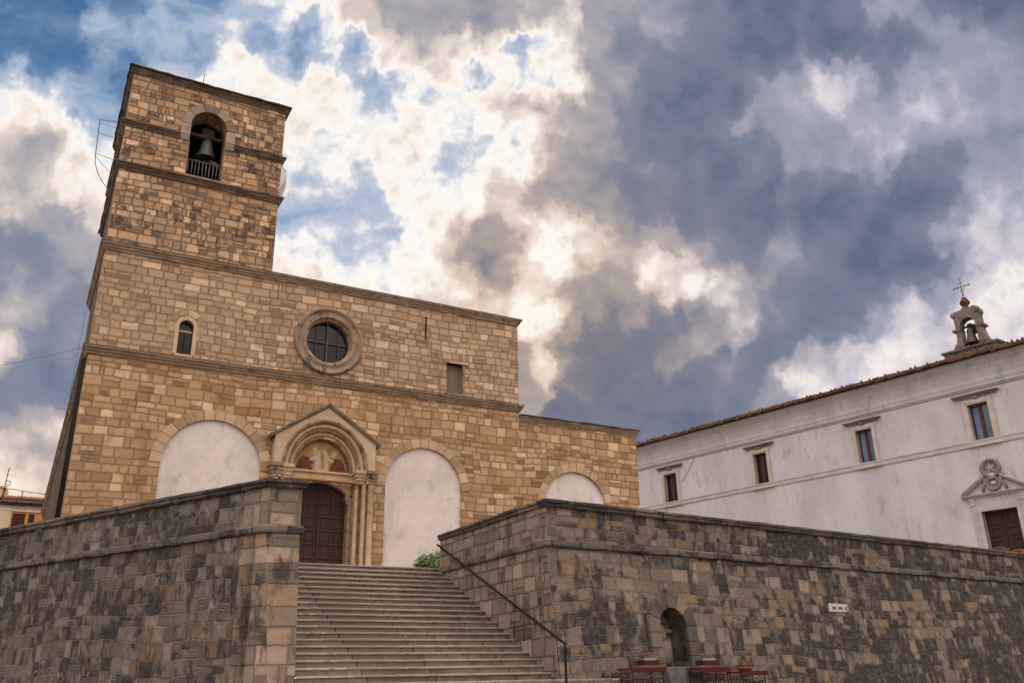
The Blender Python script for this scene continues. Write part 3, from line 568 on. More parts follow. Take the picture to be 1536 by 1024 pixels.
class MB:
    """collects faces in a frame's (u, d, z) and links them as one mesh object"""
    def __init__(s, frame):
        s.f = frame; s.v = []; s.q = []; s.uv = {}; s.smooth = set()
    def face(s, pts, uv=None, smooth=False):
        i = len(s.v); s.v += [tuple(p) for p in pts]
        s.q.append(list(range(i, i + len(pts))))
        if uv: s.uv[len(s.q) - 1] = uv
        if smooth: s.smooth.add(len(s.q) - 1)
    def box(s, u0, u1, d0, d1, z0, z1):
        c = [(u, d, z) for z in (z0, z1) for d in (d0, d1) for u in (u0, u1)]
        for q in ((0, 1, 5, 4), (1, 3, 7, 5), (3, 2, 6, 7), (2, 0, 4, 6), (4, 5, 7, 6), (2, 3, 1, 0)):
            s.face([c[i] for i in q])
        return s
    def prism(s, poly, d0, d1, holes=(), back=True, axis='d'):
        """polygon in (u, z) with holes, carried from depth d0 to d1"""
        rings = [list(poly)] + [list(h) for h in holes]
        tri = tessellate_polygon([[Vector((p[0], p[1], 0)) for p in r] for r in rings])
        flat = [p for r in rings for p in r]
        for t in tri:
            a, b, c = (flat[i] for i in t)
            cr = (b[0] - a[0]) * (c[1] - a[1]) - (b[1] - a[1]) * (c[0] - a[0])
            if abs(cr) < 1e-9: continue
            if cr < 0: a, b, c = a, c, b
            s.face([(a[0], d0, a[1]), (b[0], d0, b[1]), (c[0], d0, c[1])])
            if back: s.face([(a[0], d1, a[1]), (c[0], d1, c[1]), (b[0], d1, b[1])])
        for k, r in enumerate(rings):
            ar = sum(r[i][0] * r[(i + 1) % len(r)][1] - r[(i + 1) % len(r)][0] * r[i][1] for i in range(len(r)))
            for i in range(len(r)):
                a, b = r[i], r[(i + 1) % len(r)]
                if (ar > 0) != (k == 0): a, b = b, a
                s.face([(a[0], d0, a[1]), (a[0], d1, a[1]), (b[0], d1, b[1]), (b[0], d0, b[1])])
        return s
    def ring(s, cu, cz, r0, r1, a0, a1, d0, d1, seg=24, zs=1.0, legs=0.0):
        """arch ring between radii r0 < r1 in degrees, optionally with straight legs; uv runs round the arch"""
        pts = []
        if legs and a0 == 0:
            pts.append((1.0, 0.0, -legs, -legs))
        for i in range(seg + 1):
            a = R(a0 + (a1 - a0) * i / seg)
            pts.append((math.cos(a), math.sin(a) * zs, 0, R(a0 + (a1 - a0) * i / seg) * (r0 + r1) / 2))
        if legs and a1 == 180:
            pts.append((-1.0, 0.0, -legs, math.pi * (r0 + r1) / 2 + legs))
        P = lambda p, r, d: (cu + p[0] * r, d, cz + p[1] * r + p[2])
        for a, b in zip(pts, pts[1:]):
            ua, ub = a[3], b[3]
            s.face([P(a, r0, d0), P(a, r1, d0), P(b, r1, d0), P(b, r0, d0)], [(ua, 1), (ua, 1 + r1 - r0), (ub, 1 + r1 - r0), (ub, 1)])
            s.face([P(a, r0, d1), P(a, r0, d0), P(b, r0, d0), P(b, r0, d1)], [(ua, .6), (ua, 1), (ub, 1), (ub, .6)])
            s.face([P(a, r1, d0), P(a, r1, d1), P(b, r1, d1), P(b, r1, d0)], [(ua, 1.4), (ua, 1.7), (ub, 1.7), (ub, 1.4)])
        for e, rev in ((pts[0], False), (pts[-1], True)):
            if abs(a1 - a0) >= 360: break
            q = [P(e, r0, d0), P(e, r0, d1), P(e, r1, d1), P(e, r1, d0)]
            s.face(q[::-1] if rev else q)
        return s
    def roll(s, cu, cz, r, prof, a0, a1, seg=32, zs=1.0):
        """moulding: profile of (radius offset, depth) swept round an arch"""
        for i in range(seg):
            A = R(a0 + (a1 - a0) * i / seg); B = R(a0 + (a1 - a0) * (i + 1) / seg)
            for (o1, e1), (o2, e2) in zip(prof, prof[1:]):
                f = lambda a, o, e: (cu + math.cos(a) * (r + o), e, cz + math.sin(a) * (r + o) * zs)
                s.face([f(A, o1, e1), f(A, o2, e2), f(B, o2, e2), f(B, o1, e1)], [(A * r, o1), (A * r, o2), (B * r, o2), (B * r, o1)], True)
        return s
    def sweep(s, path, prof, step=.45, jit=0.0, caps=True):
        """profile of (outward, z) carried along a plan path [(u, d)...]; outward is to the right of travel"""
        pts = []
        n = len(path)
        nor = []
        for i in range(n - 1):
            du, dd = path[i + 1][0] - path[i][0], path[i + 1][1] - path[i][1]
            l = math.hypot(du, dd); nor.append((dd / l, -du / l))
        for i in range(n):
            if i == 0: m_ = nor[0]
            elif i == n - 1: m_ = nor[-1]
            else:
                a, b = nor[i - 1], nor[i]
                k = 1 + a[0] * b[0] + a[1] * b[1]
                m_ = ((a[0] + b[0]) / k, (a[1] + b[1]) / k)
            pts.append((path[i], m_))
        secs = []
        dist = 0
        for i in range(n - 1):
            (p, a), (q, b) = pts[i], pts[i + 1]
            L = math.hypot(q[0] - p[0], q[1] - p[1])
            k = max(1, int(L / step))
            for j in range(k + (1 if i == n - 2 else 0)):
                t_ = j / k
                base = (p[0] + (q[0] - p[0]) * t_, p[1] + (q[1] - p[1]) * t_)
                if t_ == 0: m_ = a
                elif t_ == 1: m_ = b
                else: m_ = nor[i]
                secs.append((base, m_, dist + L * t_))
            dist += L
        rows = []
        for base, m_, dd in secs:
            rows.append([(base[0] + m_[0] * o + random.uniform(-jit, jit), base[1] + m_[1] * o + random.uniform(-jit, jit), z + random.uniform(-jit, jit)) for o, z in prof])
        for (A, sa), (B, sb) in zip(zip(rows, secs), zip(rows[1:], secs[1:])):
            acc = 0
            for k in range(len(prof)):
                k2 = (k + 1) % len(prof)
                l = math.hypot(prof[k2][0] - prof[k][0], prof[k2][1] - prof[k][1])
                s.face([A[k], B[k], B[k2], A[k2]], [(sa[2], acc + 1), (sb[2], acc + 1), (sb[2], acc + l + 1), (sa[2], acc + l + 1)])
                acc += l
        if caps:
            s.face(rows[0][::-1]); s.face(rows[-1])
        return s
    def lathe(s, cu, cd, prof, seg=20, tilt=None):
        """profile of (radius, z) turned about the vertical through (cu, cd)"""
        for i in range(seg):
            A, B = 2 * math.pi * i / seg, 2 * math.pi * (i + 1) / seg
            for (r1, z1), (r2, z2) in zip(prof, prof[1:]):
                f = lambda a, r, z: (cu + math.cos(a) * r, cd + math.sin(a) * r, z)
                q = [f(A, r1, z1), f(B, r1, z1), f(B, r2, z2), f(A, r2, z2)]
                if r1 < 1e-6: q = q[1:] if False else [q[0], q[2], q[3]]
                elif r2 < 1e-6: q = q[:3]
                s.face(q, None, True)
        return s
    def tube(s, pts, r, seg=8):
        P = [Vector(p) for p in pts]
        rows = []
        for i, p in enumerate(P):
            t_ = (P[min(i + 1, len(P) - 1)] - P[max(i - 1, 0)]).normalized()
            a = t_.orthogonal().normalized(); b = t_.cross(a)
            if rows:
                a = (last - t_ * last.dot(t_)).normalized(); b = t_.cross(a)
            last = a
            rr = r[i] if isinstance(r, (list, tuple)) else r
            rows.append([p + a * math.cos(2 * math.pi * k / seg) * rr + b * math.sin(2 * math.pi * k / seg) * rr for k in range(seg)])
        for A, B in zip(rows, rows[1:]):
            for k in range(seg):
                k2 = (k + 1) % seg
                s.face([A[k], A[k2], B[k2], B[k]], None, True)
        s.face(rows[0][::-1]); s.face(rows[-1])
        return s
    def blob(s, c, rad, seg=10, rough=.15, seed=0):
        rnd = random.Random(seed)
        rows = []
        for i in range(seg + 1):
            th = math.pi * i / seg
            row = []
            for j in range(seg * 2):
                ph = math.pi * j / seg
                k = 1 + rnd.uniform(-rough, rough)
                if i in (0, seg): k = 1
                row.append((c[0] + rad[0] * k * math.sin(th) * math.cos(ph), c[1] + rad[1] * k * math.sin(th) * math.sin(ph), c[2] + rad[2] * k * math.cos(th)))
            rows.append(row)
        for A, B in zip(rows, rows[1:]):
            for j in range(len(A)):
                k = (j + 1) % len(A)
                s.face([A[j], B[j], B[k], A[k]], None, True)
        return s
    def leaves(s, c, rad, n, size, seed=0, floor=None):
        rnd = random.Random(seed)
        for i in range(n):
            while True:
                p = Vector((rnd.uniform(-1, 1), rnd.uniform(-1, 1), rnd.uniform(-1, 1)))
                if .25 < p.length < 1: break
            q = Vector((c[0] + p.x * rad[0], c[1] + p.y * rad[1], c[2] + p.z * rad[2]))
            if floor is not None and q.z < floor: continue
            a = Vector((rnd.gauss(0, 1), rnd.gauss(0, 1), rnd.gauss(0, .7))).normalized()
            b = a.orthogonal().normalized()
            k = size * rnd.uniform(.6, 1.3)
            s.face([q - a * k, q + b * k * .45, q + a * k, q - b * k * .45])
        return s
    def shear(s, fn):
        s.v = [fn(*p) for p in s.v]
        return s
    def build(s, name, mat, parent=None, sub=0):
        me = bpy.data.meshes.new(name)
        fr = s.f
        wv = [fr.w(*p) for p in s.v]
        o = bpy.data.objects.new(name, me)
        if parent is not None:
            inv = parent.matrix_world.inverted()
            wv = [tuple(inv @ Vector(p)) for p in wv]
        else:
            o.location = fr.w(0, 0, -EYE); o.rotation_euler = (0, 0, fr.rot)
            inv = (Matrix.Translation(o.location) @ Matrix.Rotation(fr.rot, 4, 'Z')).inverted()
            wv = [tuple(inv @ Vector(p)) for p in wv]
        me.from_pydata(wv, [], s.q)
        uvl = me.uv_layers.new(name='UVMap')
        data = np.zeros((len(me.loops), 2), np.float32)
        li = 0
        for fi, q in enumerate(s.q):
            if fi in s.uv:
                for k, c in enumerate(s.uv[fi]): data[li + k] = c
            else:
                P = [Vector(s.v[i]) for i in q]
                n = Vector((0, 0, 0))
                for k in range(len(P)): n += P[k].cross(P[(k + 1) % len(P)])
                n = n.normalized() if n.length > 1e-12 else Vector((0, 0, 1))
                if abs(n.z) > .75:
                    for k, p in enumerate(P): data[li + k] = (p.x, p.y)
                else:
                    t_ = Vector((-n.y, n.x, 0)).normalized()
                    for k, p in enumerate(P): data[li + k] = (p.dot(t_) + 40, p.z + 20)
            li += len(q)
        uvl.data.foreach_set('uv', data.ravel())
        if s.smooth:
            for i in s.smooth: me.polygons[i].use_smooth = True
        bm = bmesh.new(); bm.from_mesh(me)
        bmesh.ops.remove_doubles(bm, verts=bm.verts, dist=1e-5)
        bmesh.ops.recalc_face_normals(bm, faces=bm.faces)
        bm.to_mesh(me); bm.free()
        me.materials.append(M[mat] if isinstance(mat, str) else mat)
        if parent is not None: o.parent = parent
        COL.objects.link(o)
        bpy.context.view_layer.update()
        return o

def arch(cu, cz, r, z0, seg=24, zs=1.0):
    """opening outline: straight jambs from z0 and a round head"""
    p = [(cu - r, z0), (cu + r, z0)]
    for i in range(seg + 1):
        a = math.pi * i / seg
        p.append((cu + math.cos(a) * r, cz + math.sin(a) * r * zs))
    return p
def rect(u0, u1, z0, z1): return [(u0, z0), (u1, z0), (u1, z1), (u0, z1)]
def seghead(u0, u1, z0, zs, rise, seg=12):
    """opening with a flat segmental head"""
    p = [(u0, z0), (u1, z0)]
    for i in range(seg + 1):
        t_ = i / seg
        p.append((u1 + (u0 - u1) * t_, zs + rise * math.sin(math.pi * t_) ** .8))
    return p

# ------------------------------------------------------------------ ground and terrace
def build_ground():
    ys = [-700, -200, -60, -20, 0] + [2 + i * 1.0 for i in range(17)] + [30, 60, 150, 400, 900]
    xs = [-700, -200, -60] + list(range(-40, 41, 4)) + [60, 200, 700]
    def gz(y):
        t_ = min(max((y - 2) / 16, 0), 1)
        return .9 * t_
    me = bpy.data.meshes.new('ground')
    v = [(x, y, gz(y)) for y in ys for x in xs]
    n = len(xs)
    f = [(j * n + i, j * n + i + 1, (j + 1) * n + i + 1, (j + 1) * n + i) for j in range(len(ys) - 1) for i in range(n - 1)]
    me.from_pydata(v, [], f)
    uvl = me.uv_layers.new(name='UVMap')
    uvl.data.foreach_set('uv', [c for p in me.polygons for i in p.vertices for c in v[i][:2]])
    me.materials.append(M['paving'])
    o = bpy.data.objects.new('ground', me); COL.objects.link(o)
    tag(o, kind='structure')
    b = MB(FS)
    P = []
    def add(fr, u, d):
        x, y, _ = fr.w(u, d, 0); P.append(FS.inv((x, y)))
    add(FL, -60, .3); add(FL, -.2, .3); add(FS, -6.05, -5.4); add(FS, -6.05, .0); add(FS, .25, .0); add(FS, .25, -5.8)
    add(FR, .6, .3); add(FR, 27, .3); add(FR, 80, .3)
    P.append(FS.inv((110, 150))); P.append(FS.inv((-110, 150)))
    tri = tessellate_polygon([[Vector((p[0], p[1], 0)) for p in P]])
    for t_ in tri:
        b.face([(P[i][0], P[i][1], Z0) for i in t_])
        b.face([(P[i][0], P[i][1], Z0 - .3) for i in t_])
    o = b.build('terrace', 'terrace'); tag(o, kind='structure')
build_ground()

# ------------------------------------------------------------------ church
def moulding(z0, z1, out):
    h = z1 - z0
    return [(-.05, z0), (.3 * out, z0 + .06 * h), (.34 * out, z0 + .26 * h), (.62 * out, z0 + .42 * h), (.68 * out, z0 + .62 * h), (out, z0 + .78 * h), (out, z1), (-.05, z1 + .25 * out)]

def build_church():
    C = thing('stone_church', FC, 0, 0, Z0, 'honey stone church with a square bell tower and a round window above its gabled portal', 'church')
    mb = lambda: MB(FC)
    # lower front with the two blind arches and the portal opening
    blinds = [(-5.745, 6.81, 1.64, .34), (2.0, 6.72, 1.55, .34)]
    holes = [arch(c, z, r, 2.95, 28) for c, z, r, w in blinds] + [arch(-1.93, 7.0, 1.2, 2.9, 20)]
    mb().prism(rect(-10, 6.17, 2.7, 10.22), 0, .8, holes).build('front_wall', 'front', C)
    ab = (8.79, 6.45, 1.52, .31)
    mb().prism(rect(6.17, 12.05, 2.7, 9.9), .06, .8, [arch(ab[0], ab[1], ab[2], 2.95, 24)]).build('aisle_wall', 'front', C)
    for c, z, r, w in blinds + [ab]:
        mb().prism(arch(c, z, r + .05, 2.8, 28), .085 if c < 8 else .15, .5).build('blind_arch_infill', 'plaster', C)
        mb().ring(c, z, r, r + w, 0, 180, -.018 if c < 8 else .04, .3, 30).build('arch_surround', 'vous', C)
    # upper front
    rw = [(-1.98 + math.cos(2 * math.pi * i / 36) * .84, 11.95 + math.sin(2 * math.pi * i / 36) * .84) for i in range(36)]
    sw = arch(-7.07, 11.66, .24, 10.62, 12)
    bw = rect(2.88, 3.62, 10.6, 11.86)
    mb().prism(rect(-10, 6.17, 10.22, 14.05), 0, .8, [rw, sw, bw]).build('upper_wall', 'upper', C)
    # tower above, with the bell opening
    mb().prism(rect(-10, -4.3, 14.05, 21.4), 0, .85, [arch(-7.13, 19.82, .655, 17.47, 20)]).build('tower_front', 'tower', C)
    b = mb()
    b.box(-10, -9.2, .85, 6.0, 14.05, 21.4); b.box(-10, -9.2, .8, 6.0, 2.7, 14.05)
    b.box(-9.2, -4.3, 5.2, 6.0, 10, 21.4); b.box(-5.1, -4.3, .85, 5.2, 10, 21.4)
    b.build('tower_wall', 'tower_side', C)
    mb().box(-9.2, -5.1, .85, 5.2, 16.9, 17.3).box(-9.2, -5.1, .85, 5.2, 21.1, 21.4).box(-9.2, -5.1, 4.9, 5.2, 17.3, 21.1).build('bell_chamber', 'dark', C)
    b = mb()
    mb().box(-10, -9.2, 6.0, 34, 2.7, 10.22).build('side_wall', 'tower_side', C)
    b.box(-9.2, 6.17, 33.2, 34, 2.7, 10.22); b.box(5.37, 6.17, .8, 33.2, 2.7, 14.0)
    b.box(11.25, 12.05, .8, 26, 2.7, 9.6); b.box(6.17, 11.25, 25.2, 26, 2.7, 9.6)
    b.build('nave_wall', 'front', C)
    b = mb()
    b.prism([(-10.1, 10.5), (6.1, 10.5), (6.1, 10.7), (-1.9, 13.6), (-4.3, 12.75), (-10.1, 10.7)], 6.05, 34.2)
    b.prism([(-4.2, 13.0), (6.1, 10.7), (6.1, 13.2), (-1.9, 13.8), (-4.2, 13.5)], .85, 6.05)
    b.prism([(6.2, 9.5), (12.2, 9.3), (12.2, 9.5), (6.2, 10.0)], .82, 26.2)
    b.build('nave_roof', 'tile', C)
    # string courses wrap round the left side
    st = lambda path, pr, name, mat, j=.008: mb().sweep(path, pr, .5, j).build(name, mat, C)
    st([(-10, 34), (-10, 0), (6.17, 0), (6.17, .5)], moulding(10.2, 10.47, .17), 'string_course', 'cornice')
    st([(-10, 6), (-10, 0), (6.17, 0), (6.17, 6)], moulding(14.0, 14.27, .16), 'string_course', 'cornice')
    b = mb(); b.sweep([(-10, 34), (-10, 0), (6.17, 0), (6.17, .5)], [(-.05, 10.53), (.185, 10.475), (.19, 10.49), (-.05, 10.56)], .6, .004)
    b.sweep([(-10, 6), (-10, 0), (6.17, 0), (6.17, 6)], [(-.05, 14.32), (.175, 14.275), (.18, 14.29), (-.05, 14.35)], .6, .004)
    b.build('lead_flashing', 'lead', C)
    st([(-10, 6), (-10, 0), (-4.3, 0), (-4.3, 6)], moulding(17.24, 17.5, .17), 'string_course', 'cornice_dark', .018)
    st([(-10, 6), (-10, 0), (-8.13, 0)], moulding(19.0, 19.26, .15), 'string_course', 'cornice_dark', .018)
    st([(-6.13, 0), (-4.3, 0), (-4.3, 6)], moulding(19.05, 19.31, .15), 'string_course', 'cornice_dark', .018)
    st([(-10, 6), (-10, 0), (-4.3, 0), (-4.3, 6)], moulding(21.32, 21.52, .13), 'tower_cornice', 'cornice_dark', .012)
    b = mb(); b.sweep([(-10, 6.0), (-10, 0), (-4.3, 0), (-4.3, 6.0)], [(-.4, 21.5), (.16, 21.53), (.19, 21.56), (.17, 21.62), (-.4, 21.78)], .28, .016)
    b.box(-9.7, -4.6, .3, 5.8, 21.5, 21.77)
    for i in range(3): b.blob((-4.62 + .16 * i, .02, 21.70), (.06, .09, .05), 5, .2, i)
    b.build('tower_roof', 'soffit', C)
    st([(6.2, .06), (12.05, .06), (12.05, 3)], moulding(9.84, 10.06, .13), 'aisle_cornice', 'cornice', .012)
    mb().sweep([(6.2, .06), (12.05, .06), (12.05, 26)], [(-.5, 10.05), (.16, 10.06), (.17, 10.11), (-.5, 10.2)], .3, .012).build('aisle_eave', 'soffit', C)
    # bell opening: surround, jambs, railing
    mb().ring(-7.13, 19.82, .655, .98, 0, 180, -.04, .12, 20, legs=.78).build('bell_opening_surround', 'vous_grey', C)
    b = mb()
    for u in (-7.79, -6.5): b.box(u, u + .03, -.02, .3, 17.5, 19.05)
    b.box(-7.95, -6.33, -.2, .3, 17.45, 17.53)
    b.build('bell_opening_jamb', 'cornice', C)
    b = mb()
    b.tube([(-7.78, .1, 18.33), (-6.48, .1, 18.33)], .022, 6); b.tube([(-7.78, .1, 17.6), (-6.48, .1, 17.6)], .018, 6)
    for i in range(10):
        u = -7.70 + i * .128
        b.tube([(u, .1, 18.33), (u + random.uniform(-.012, .012), .08, 17.95), (u + random.uniform(-.01, .01), .1, 17.58)], .016, 6)
    b.build('bell_railing', 'iron_grey', C)
    # small arched window
    S = mb().ring(-7.07, 11.66, .24, .37, 0, 180, -.03, .28, 16, legs=1.04).build('arched_window', 'portal_pale', C)
    mb().ring(-7.07, 11.72, .37, .58, 0, 180, -.012, .2, 16, legs=.35).build('window_hood', 'upper' if False else 'vous', S)
    mb().box(-7.36, -6.78, -.05, .25, 10.53, 10.63).build('sill', 'portal_pale', S)
    mb().prism(arch(-7.07, 11.66, .25, 10.6, 12), .22, .3).build('pane', 'glass', S)
    mb().box(-7.32, -6.82, .19, .22, 11.50, 11.58).build('transom', 'portal_pale', S)
    mb().box(-7.09, -7.06, .19, .22, 10.6, 11.5).build('glazing_bar', 'iron', S)
    # round window: stepped mouldings turned about the axis
    prof = [(.46, 0.02), (.49, -.06), (.47, -.12), (.42, -.15), (.37, -.13), (.345, -.09), (.31, -.08), (.20, -.07), (.17, -.10), (.11, -.11), (.07, -.08), (.05, -.02), (.02, .05), (0, .07), (0, .4)]
    W = mb().roll(-1.98, 11.95, .84, prof, 0, 360, 64).build('round_window', 'rose', C)
    mb().prism([(-1.98 + math.cos(2 * math.pi * i / 36) * .86, 11.95 + math.sin(2 * math.pi * i / 36) * .86) for i in range(36)], .3, .36).build('pane', 'glass', W)
    b = mb(); b.box(-2.015, -1.945, .22, .28, 11.12, 12.78); b.box(-2.8, -1.16, .225, .275, 11.93, 11.98)
    b.box(-2.42, -2.40, .24, .27, 11.25, 12.65); b.box(-1.56, -1.54, .24, .27, 11.25, 12.65)
    b.build('mullion', 'bronze_dark', W)
    # walled-up window at the right
    B = mb().prism([(2.72, 11.86), (3.8, 11.86), (3.8, 12.02), (3.62, 12.05), (3.5, 12.17), (3.0, 12.2), (2.76, 12.05)], -.05, .3).build('blocked_window', 'upper', C)
    mb().box(2.84, 3.66, .2, .3, 10.55, 11.9).build('board', 'board', B)
    mb().box(2.8, 3.72, -.06, .25, 10.52, 10.6).build('sill', 'cornice', B)
    mb().box(3.6, 3.68, -.02, .25, 10.6, 11.86).build('jamb', 'cornice', B)
    b = mb(); b.box(1.92, 1.99, -.012, .1, 12.68, 13.68); b.build('dark_wall_strip', 'iron', C)  # dark strip for a narrow slot in the wall
    mb().box(-4.03, -3.995, -.012, .1, 13.3, 13.96).build('dark_wall_strip', 'cornice_dark', C)  # dark strip for a joint line in the wall
    mb().tube([(-10.11, .35, 3.0), (-10.11, .35, 10.1)], .07, 8).tube([(-10.08, .12, 3.0), (-10.06, .12, 10.1)], .035, 8).build('drainpipe', 'iron', C)
    mb().tube([(-7.48, .6, 21.6), (-7.48, .6, 22.6)], .014, 6).build('lightning_rod', 'iron', C)

    # portal; it stands forward of the wall
    PC, PZ = -1.93, 7.06
    g = [(-3.77, 6.62), (-.09, 6.62), (-.09, 8.08), (PC, 9.27), (-3.77, 8.08)]
    hole = [(PC - 1.56, 6.64)] + [(PC + 1.56, 6.64)] + [(PC + math.cos(math.pi * i / 28) * 1.56, PZ + math.sin(math.pi * i / 28) * 1.74) for i in range(29)]
    P = mb().prism(g, -.36, .02, [hole]).build('portal', 'portal_pale', C)
    b = mb()
    for s_ in (-1, 1):
        e = (PC + s_ * 1.98, 8.0); a = (PC, 9.30)
        dx, dz = a[0] - e[0], a[1] - e[1]; l = math.hypot(dx, dz); nx, nz = -dz / l * s_, dx / l * s_
        if nz < 0: nx, nz = -nx, -nz
        for t0, t1, dd in ((0, .05, -.40), (.05, .09, -.46), (.09, .115, -.48)):
            b.prism([(e[0] + nx * t0, e[1] + nz * t0), (a[0] + 0, a[1] + t0 * l / abs(dx)), (a[0], a[1] + t1 * l / abs(dx)), (e[0] + nx * t1, e[1] + nz * t1)], dd, .02)
    b.build('gable_cornice', 'cornice', P)
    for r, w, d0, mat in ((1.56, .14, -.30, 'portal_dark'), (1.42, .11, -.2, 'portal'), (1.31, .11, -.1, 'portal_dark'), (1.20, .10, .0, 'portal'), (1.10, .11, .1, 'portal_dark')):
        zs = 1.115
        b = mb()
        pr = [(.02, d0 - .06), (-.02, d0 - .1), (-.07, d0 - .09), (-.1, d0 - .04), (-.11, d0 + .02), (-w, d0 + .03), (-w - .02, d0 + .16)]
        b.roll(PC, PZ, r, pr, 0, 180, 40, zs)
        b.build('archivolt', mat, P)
    lun = [(PC - .98, PZ - .05), (PC + .98, PZ - .05)] + [(PC + math.cos(math.pi * i / 24) * 1.0, PZ + math.sin(math.pi * i / 24) * 1.12) for i in range(25)]
    T = mb().prism(lun, .24, .4).build('lunette_painting', 'gold', P)
    f = lambda pts, d: mb().prism([(PC + x, PZ + z) for x, z in pts], .24 - d, .24)
    oval = lambda cx, cz, rx, rz, n=14: [(cx + rx * math.cos(2 * math.pi * i / n), cz + rz * math.sin(2 * math.pi * i / n)) for i in range(n)]
    f([(-.24, .02), (.27, .02), (.24, .35), (.28, .5), (.2, .72), (.08, .78), (-.08, .78), (-.22, .7), (-.3, .48), (-.2, .36)], .012).build('painted_robe', 'robe_white', T)
    f([(-.92, .02), (-.3, .02), (-.36, .2), (-.25, .3), (-.42, .36), (-.5, .52), (-.66, .55), (-.82, .38)], .010).build('painted_robe', 'robe_red', T)
    f([(.32, .02), (.92, .02), (.84, .34), (.7, .5), (.55, .54), (.42, .4), (.36, .22)], .010).build('painted_robe', 'robe_red', T)
    f([(-.95, .02), (.95, .02), (.93, .2), (.6, .26), (.2, .2), (-.3, .24), (-.7, .2), (-.93, .16)], .004).build('painted_ground', 'paint_skin', T)
    f([(-.45, .62), (-.3, .85), (-.15, .98), (-.2, .6)], .004).build('painted_hill', 'portal', T); f([(.3, .6), (.5, .8), (.62, .68), (.45, .5)], .004).build('painted_hill', 'portal', T)
    f(oval(0, .9, .17, .19), .006).build('painted_halo', 'gold', T)
    f([(-.42, .46), (-.24, .5), (-.22, .42), (-.42, .36)], .016).build('painted_arm', 'robe_white', T); f([(.26, .5), (.46, .42), (.44, .34), (.24, .42)], .016).build('painted_arm', 'robe_white', T)
    f([(-.05, .74), (.06, .74), (.12, .1), (.02, .06)], .018).build('painted_fold', 'paint_skin', T)
    for cx, cz, k in ((0, .9, 1.2), (-.55, .58, 1), (.6, .58, 1)):
        f(oval(cx, cz, .075 * k, .09 * k), .014).build('painted_head', 'paint_skin', T)
    b = mb(); b.roll(PC, PZ, 1.0, [(.03, .2), (.0, .17), (-.03, .2), (-.03, .25)], 0, 180, 28, 1.12); b.box(PC - .98, PC + .98, .17, .25, PZ - .05, PZ)
    b.build('painting_border', 'robe_red', P)
    # lintel over a flat segmental head
    DU0, DU1, DZS = -2.93, -.93, 6.22
    b = mb()
    top = [(PC - 1.2, PZ - .02), (PC - 1.2, 6.1)]
    pts = [(DU0 - .2, 6.1), (DU0, 6.1)]
    n = 16
    pts += [(DU0 + (DU1 - DU0) * i / n, DZS + .44 * math.sin(math.pi * i / n) ** .75) for i in range(n + 1)]
    pts += [(DU1, 6.1), (DU1 + .2, 6.1), (DU1 + .2, PZ - .02), (DU0 - .2, PZ - .02)]
    b.prism(pts, .06, .42)
    b.box(DU0 - .2, DU1 + .2, -.02, .1, PZ - .1, PZ - .03); b.box(DU0 - .2, DU1 + .2, .02, .1, PZ - .32, PZ - .28)
    b.build('lintel', 'portal', P)
    b = mb()
    for s_, e in ((-1, DU0), (1, DU1)):
        b.box(min(e, e + .16 * s_), max(e, e + .16 * s_), .0, .5, 3.0, 6.12)
        b.box(min(e - .1 * s_, e + .16 * s_), max(e - .1 * s_, e + .16 * s_), .03, .4, 6.02, 6.24)
        b.box(min(e - .05 * s_, e + .16 * s_), max(e - .05 * s_, e + .16 * s_), .04, .4, 5.92, 6.02)
        b.box(min(e + .12 * s_, e + .42 * s_), max(e + .12 * s_, e + .42 * s_), -.10, .5, 3.0, 6.62)
        b.box(min(e + .40 * s_, e + .66 * s_), max(e + .40 * s_, e + .66 * s_), -.22, .5, 3.0, 6.62)
        b.box(min(e + .64 * s_, e + .92 * s_), max(e + .64 * s_, e + .92 * s_), -.12, .1, 3.0, 6.62)
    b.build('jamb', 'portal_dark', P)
    for s_, e in ((-1, DU0), (1, DU1)):
        for o, d, r in ((.24, -.13, .075), (.48, -.25, .075), (.74, -.26, .115)):
            u = e + o * s_
            pr = [(r * 1.9, Z0), (r * 1.9, 3.25), (r * 1.5, 3.29), (r * 1.7, 3.36), (r * 1.1, 3.45), (r, 3.5), (r * .97, 5.0), (r, 6.52), (r * 1.25, 6.56), (r, 6.6)]
            mb().lathe(u, d, pr, 14).build('column', 'portal', P)
        for o, d, w in ((.36, -.18, .22), (.74, -.26, .2)):
            b = mb(); u = e + o * s_
            for z0, z1, k0 in ((6.58, 6.72, .55), (6.72, 6.86, .75), (6.86, 6.98, .95)):
                b.box(u - w * k0, u + w * k0, d - w * k0 * .8, .02, z0, z1)
            for k in range(14):
                zz = 6.64 + (k % 3) * .11; a = -math.pi + math.pi * (k / 13)
                b.blob((u + math.cos(a) * w * (.7 + .13 * (k % 3)), d + math.sin(a) * w * .55, zz), (.05, .05, .06), 4, .25, k)
            b.box(u - w * 1.12, u + w * 1.12, d - w, .02, 6.98, 7.1)
            b.build('capital', 'portal_dark' if o > .5 else 'portal', P)
    # door: two leaves of raised panels
    mid = (DU0 + DU1) / 2
    def head(u): return DZS + .44 * math.sin(math.pi * (u - DU0) / (DU1 - DU0)) ** .75
    for a, c in ((DU0, mid - .012), (mid + .012, DU1)):
        us = [a + (c - a) * i / 8 for i in range(9)]
        pts = [(a, 3.0), (c, 3.0)] + [(u, head(u)) for u in us[::-1]]
        L_ = mb().prism(pts, .34, .42).build('door_leaf', 'door', P)
    # relief rails stay inside each leaf's own mesh
        b = mb(); w = c - a
        for k in range(8):
            z = 3.07 + k * .47
            if z < head(a + w * .5) - .1: b.box(a, c, .30, .34, z, z + .07)
        for x in (0, .47, .93): b.box(a + w * x, a + w * x + w * .07, .305, .34, 3.07, min(head(a + w * x + .001), head(a + w * x + w * .07)) - .02)
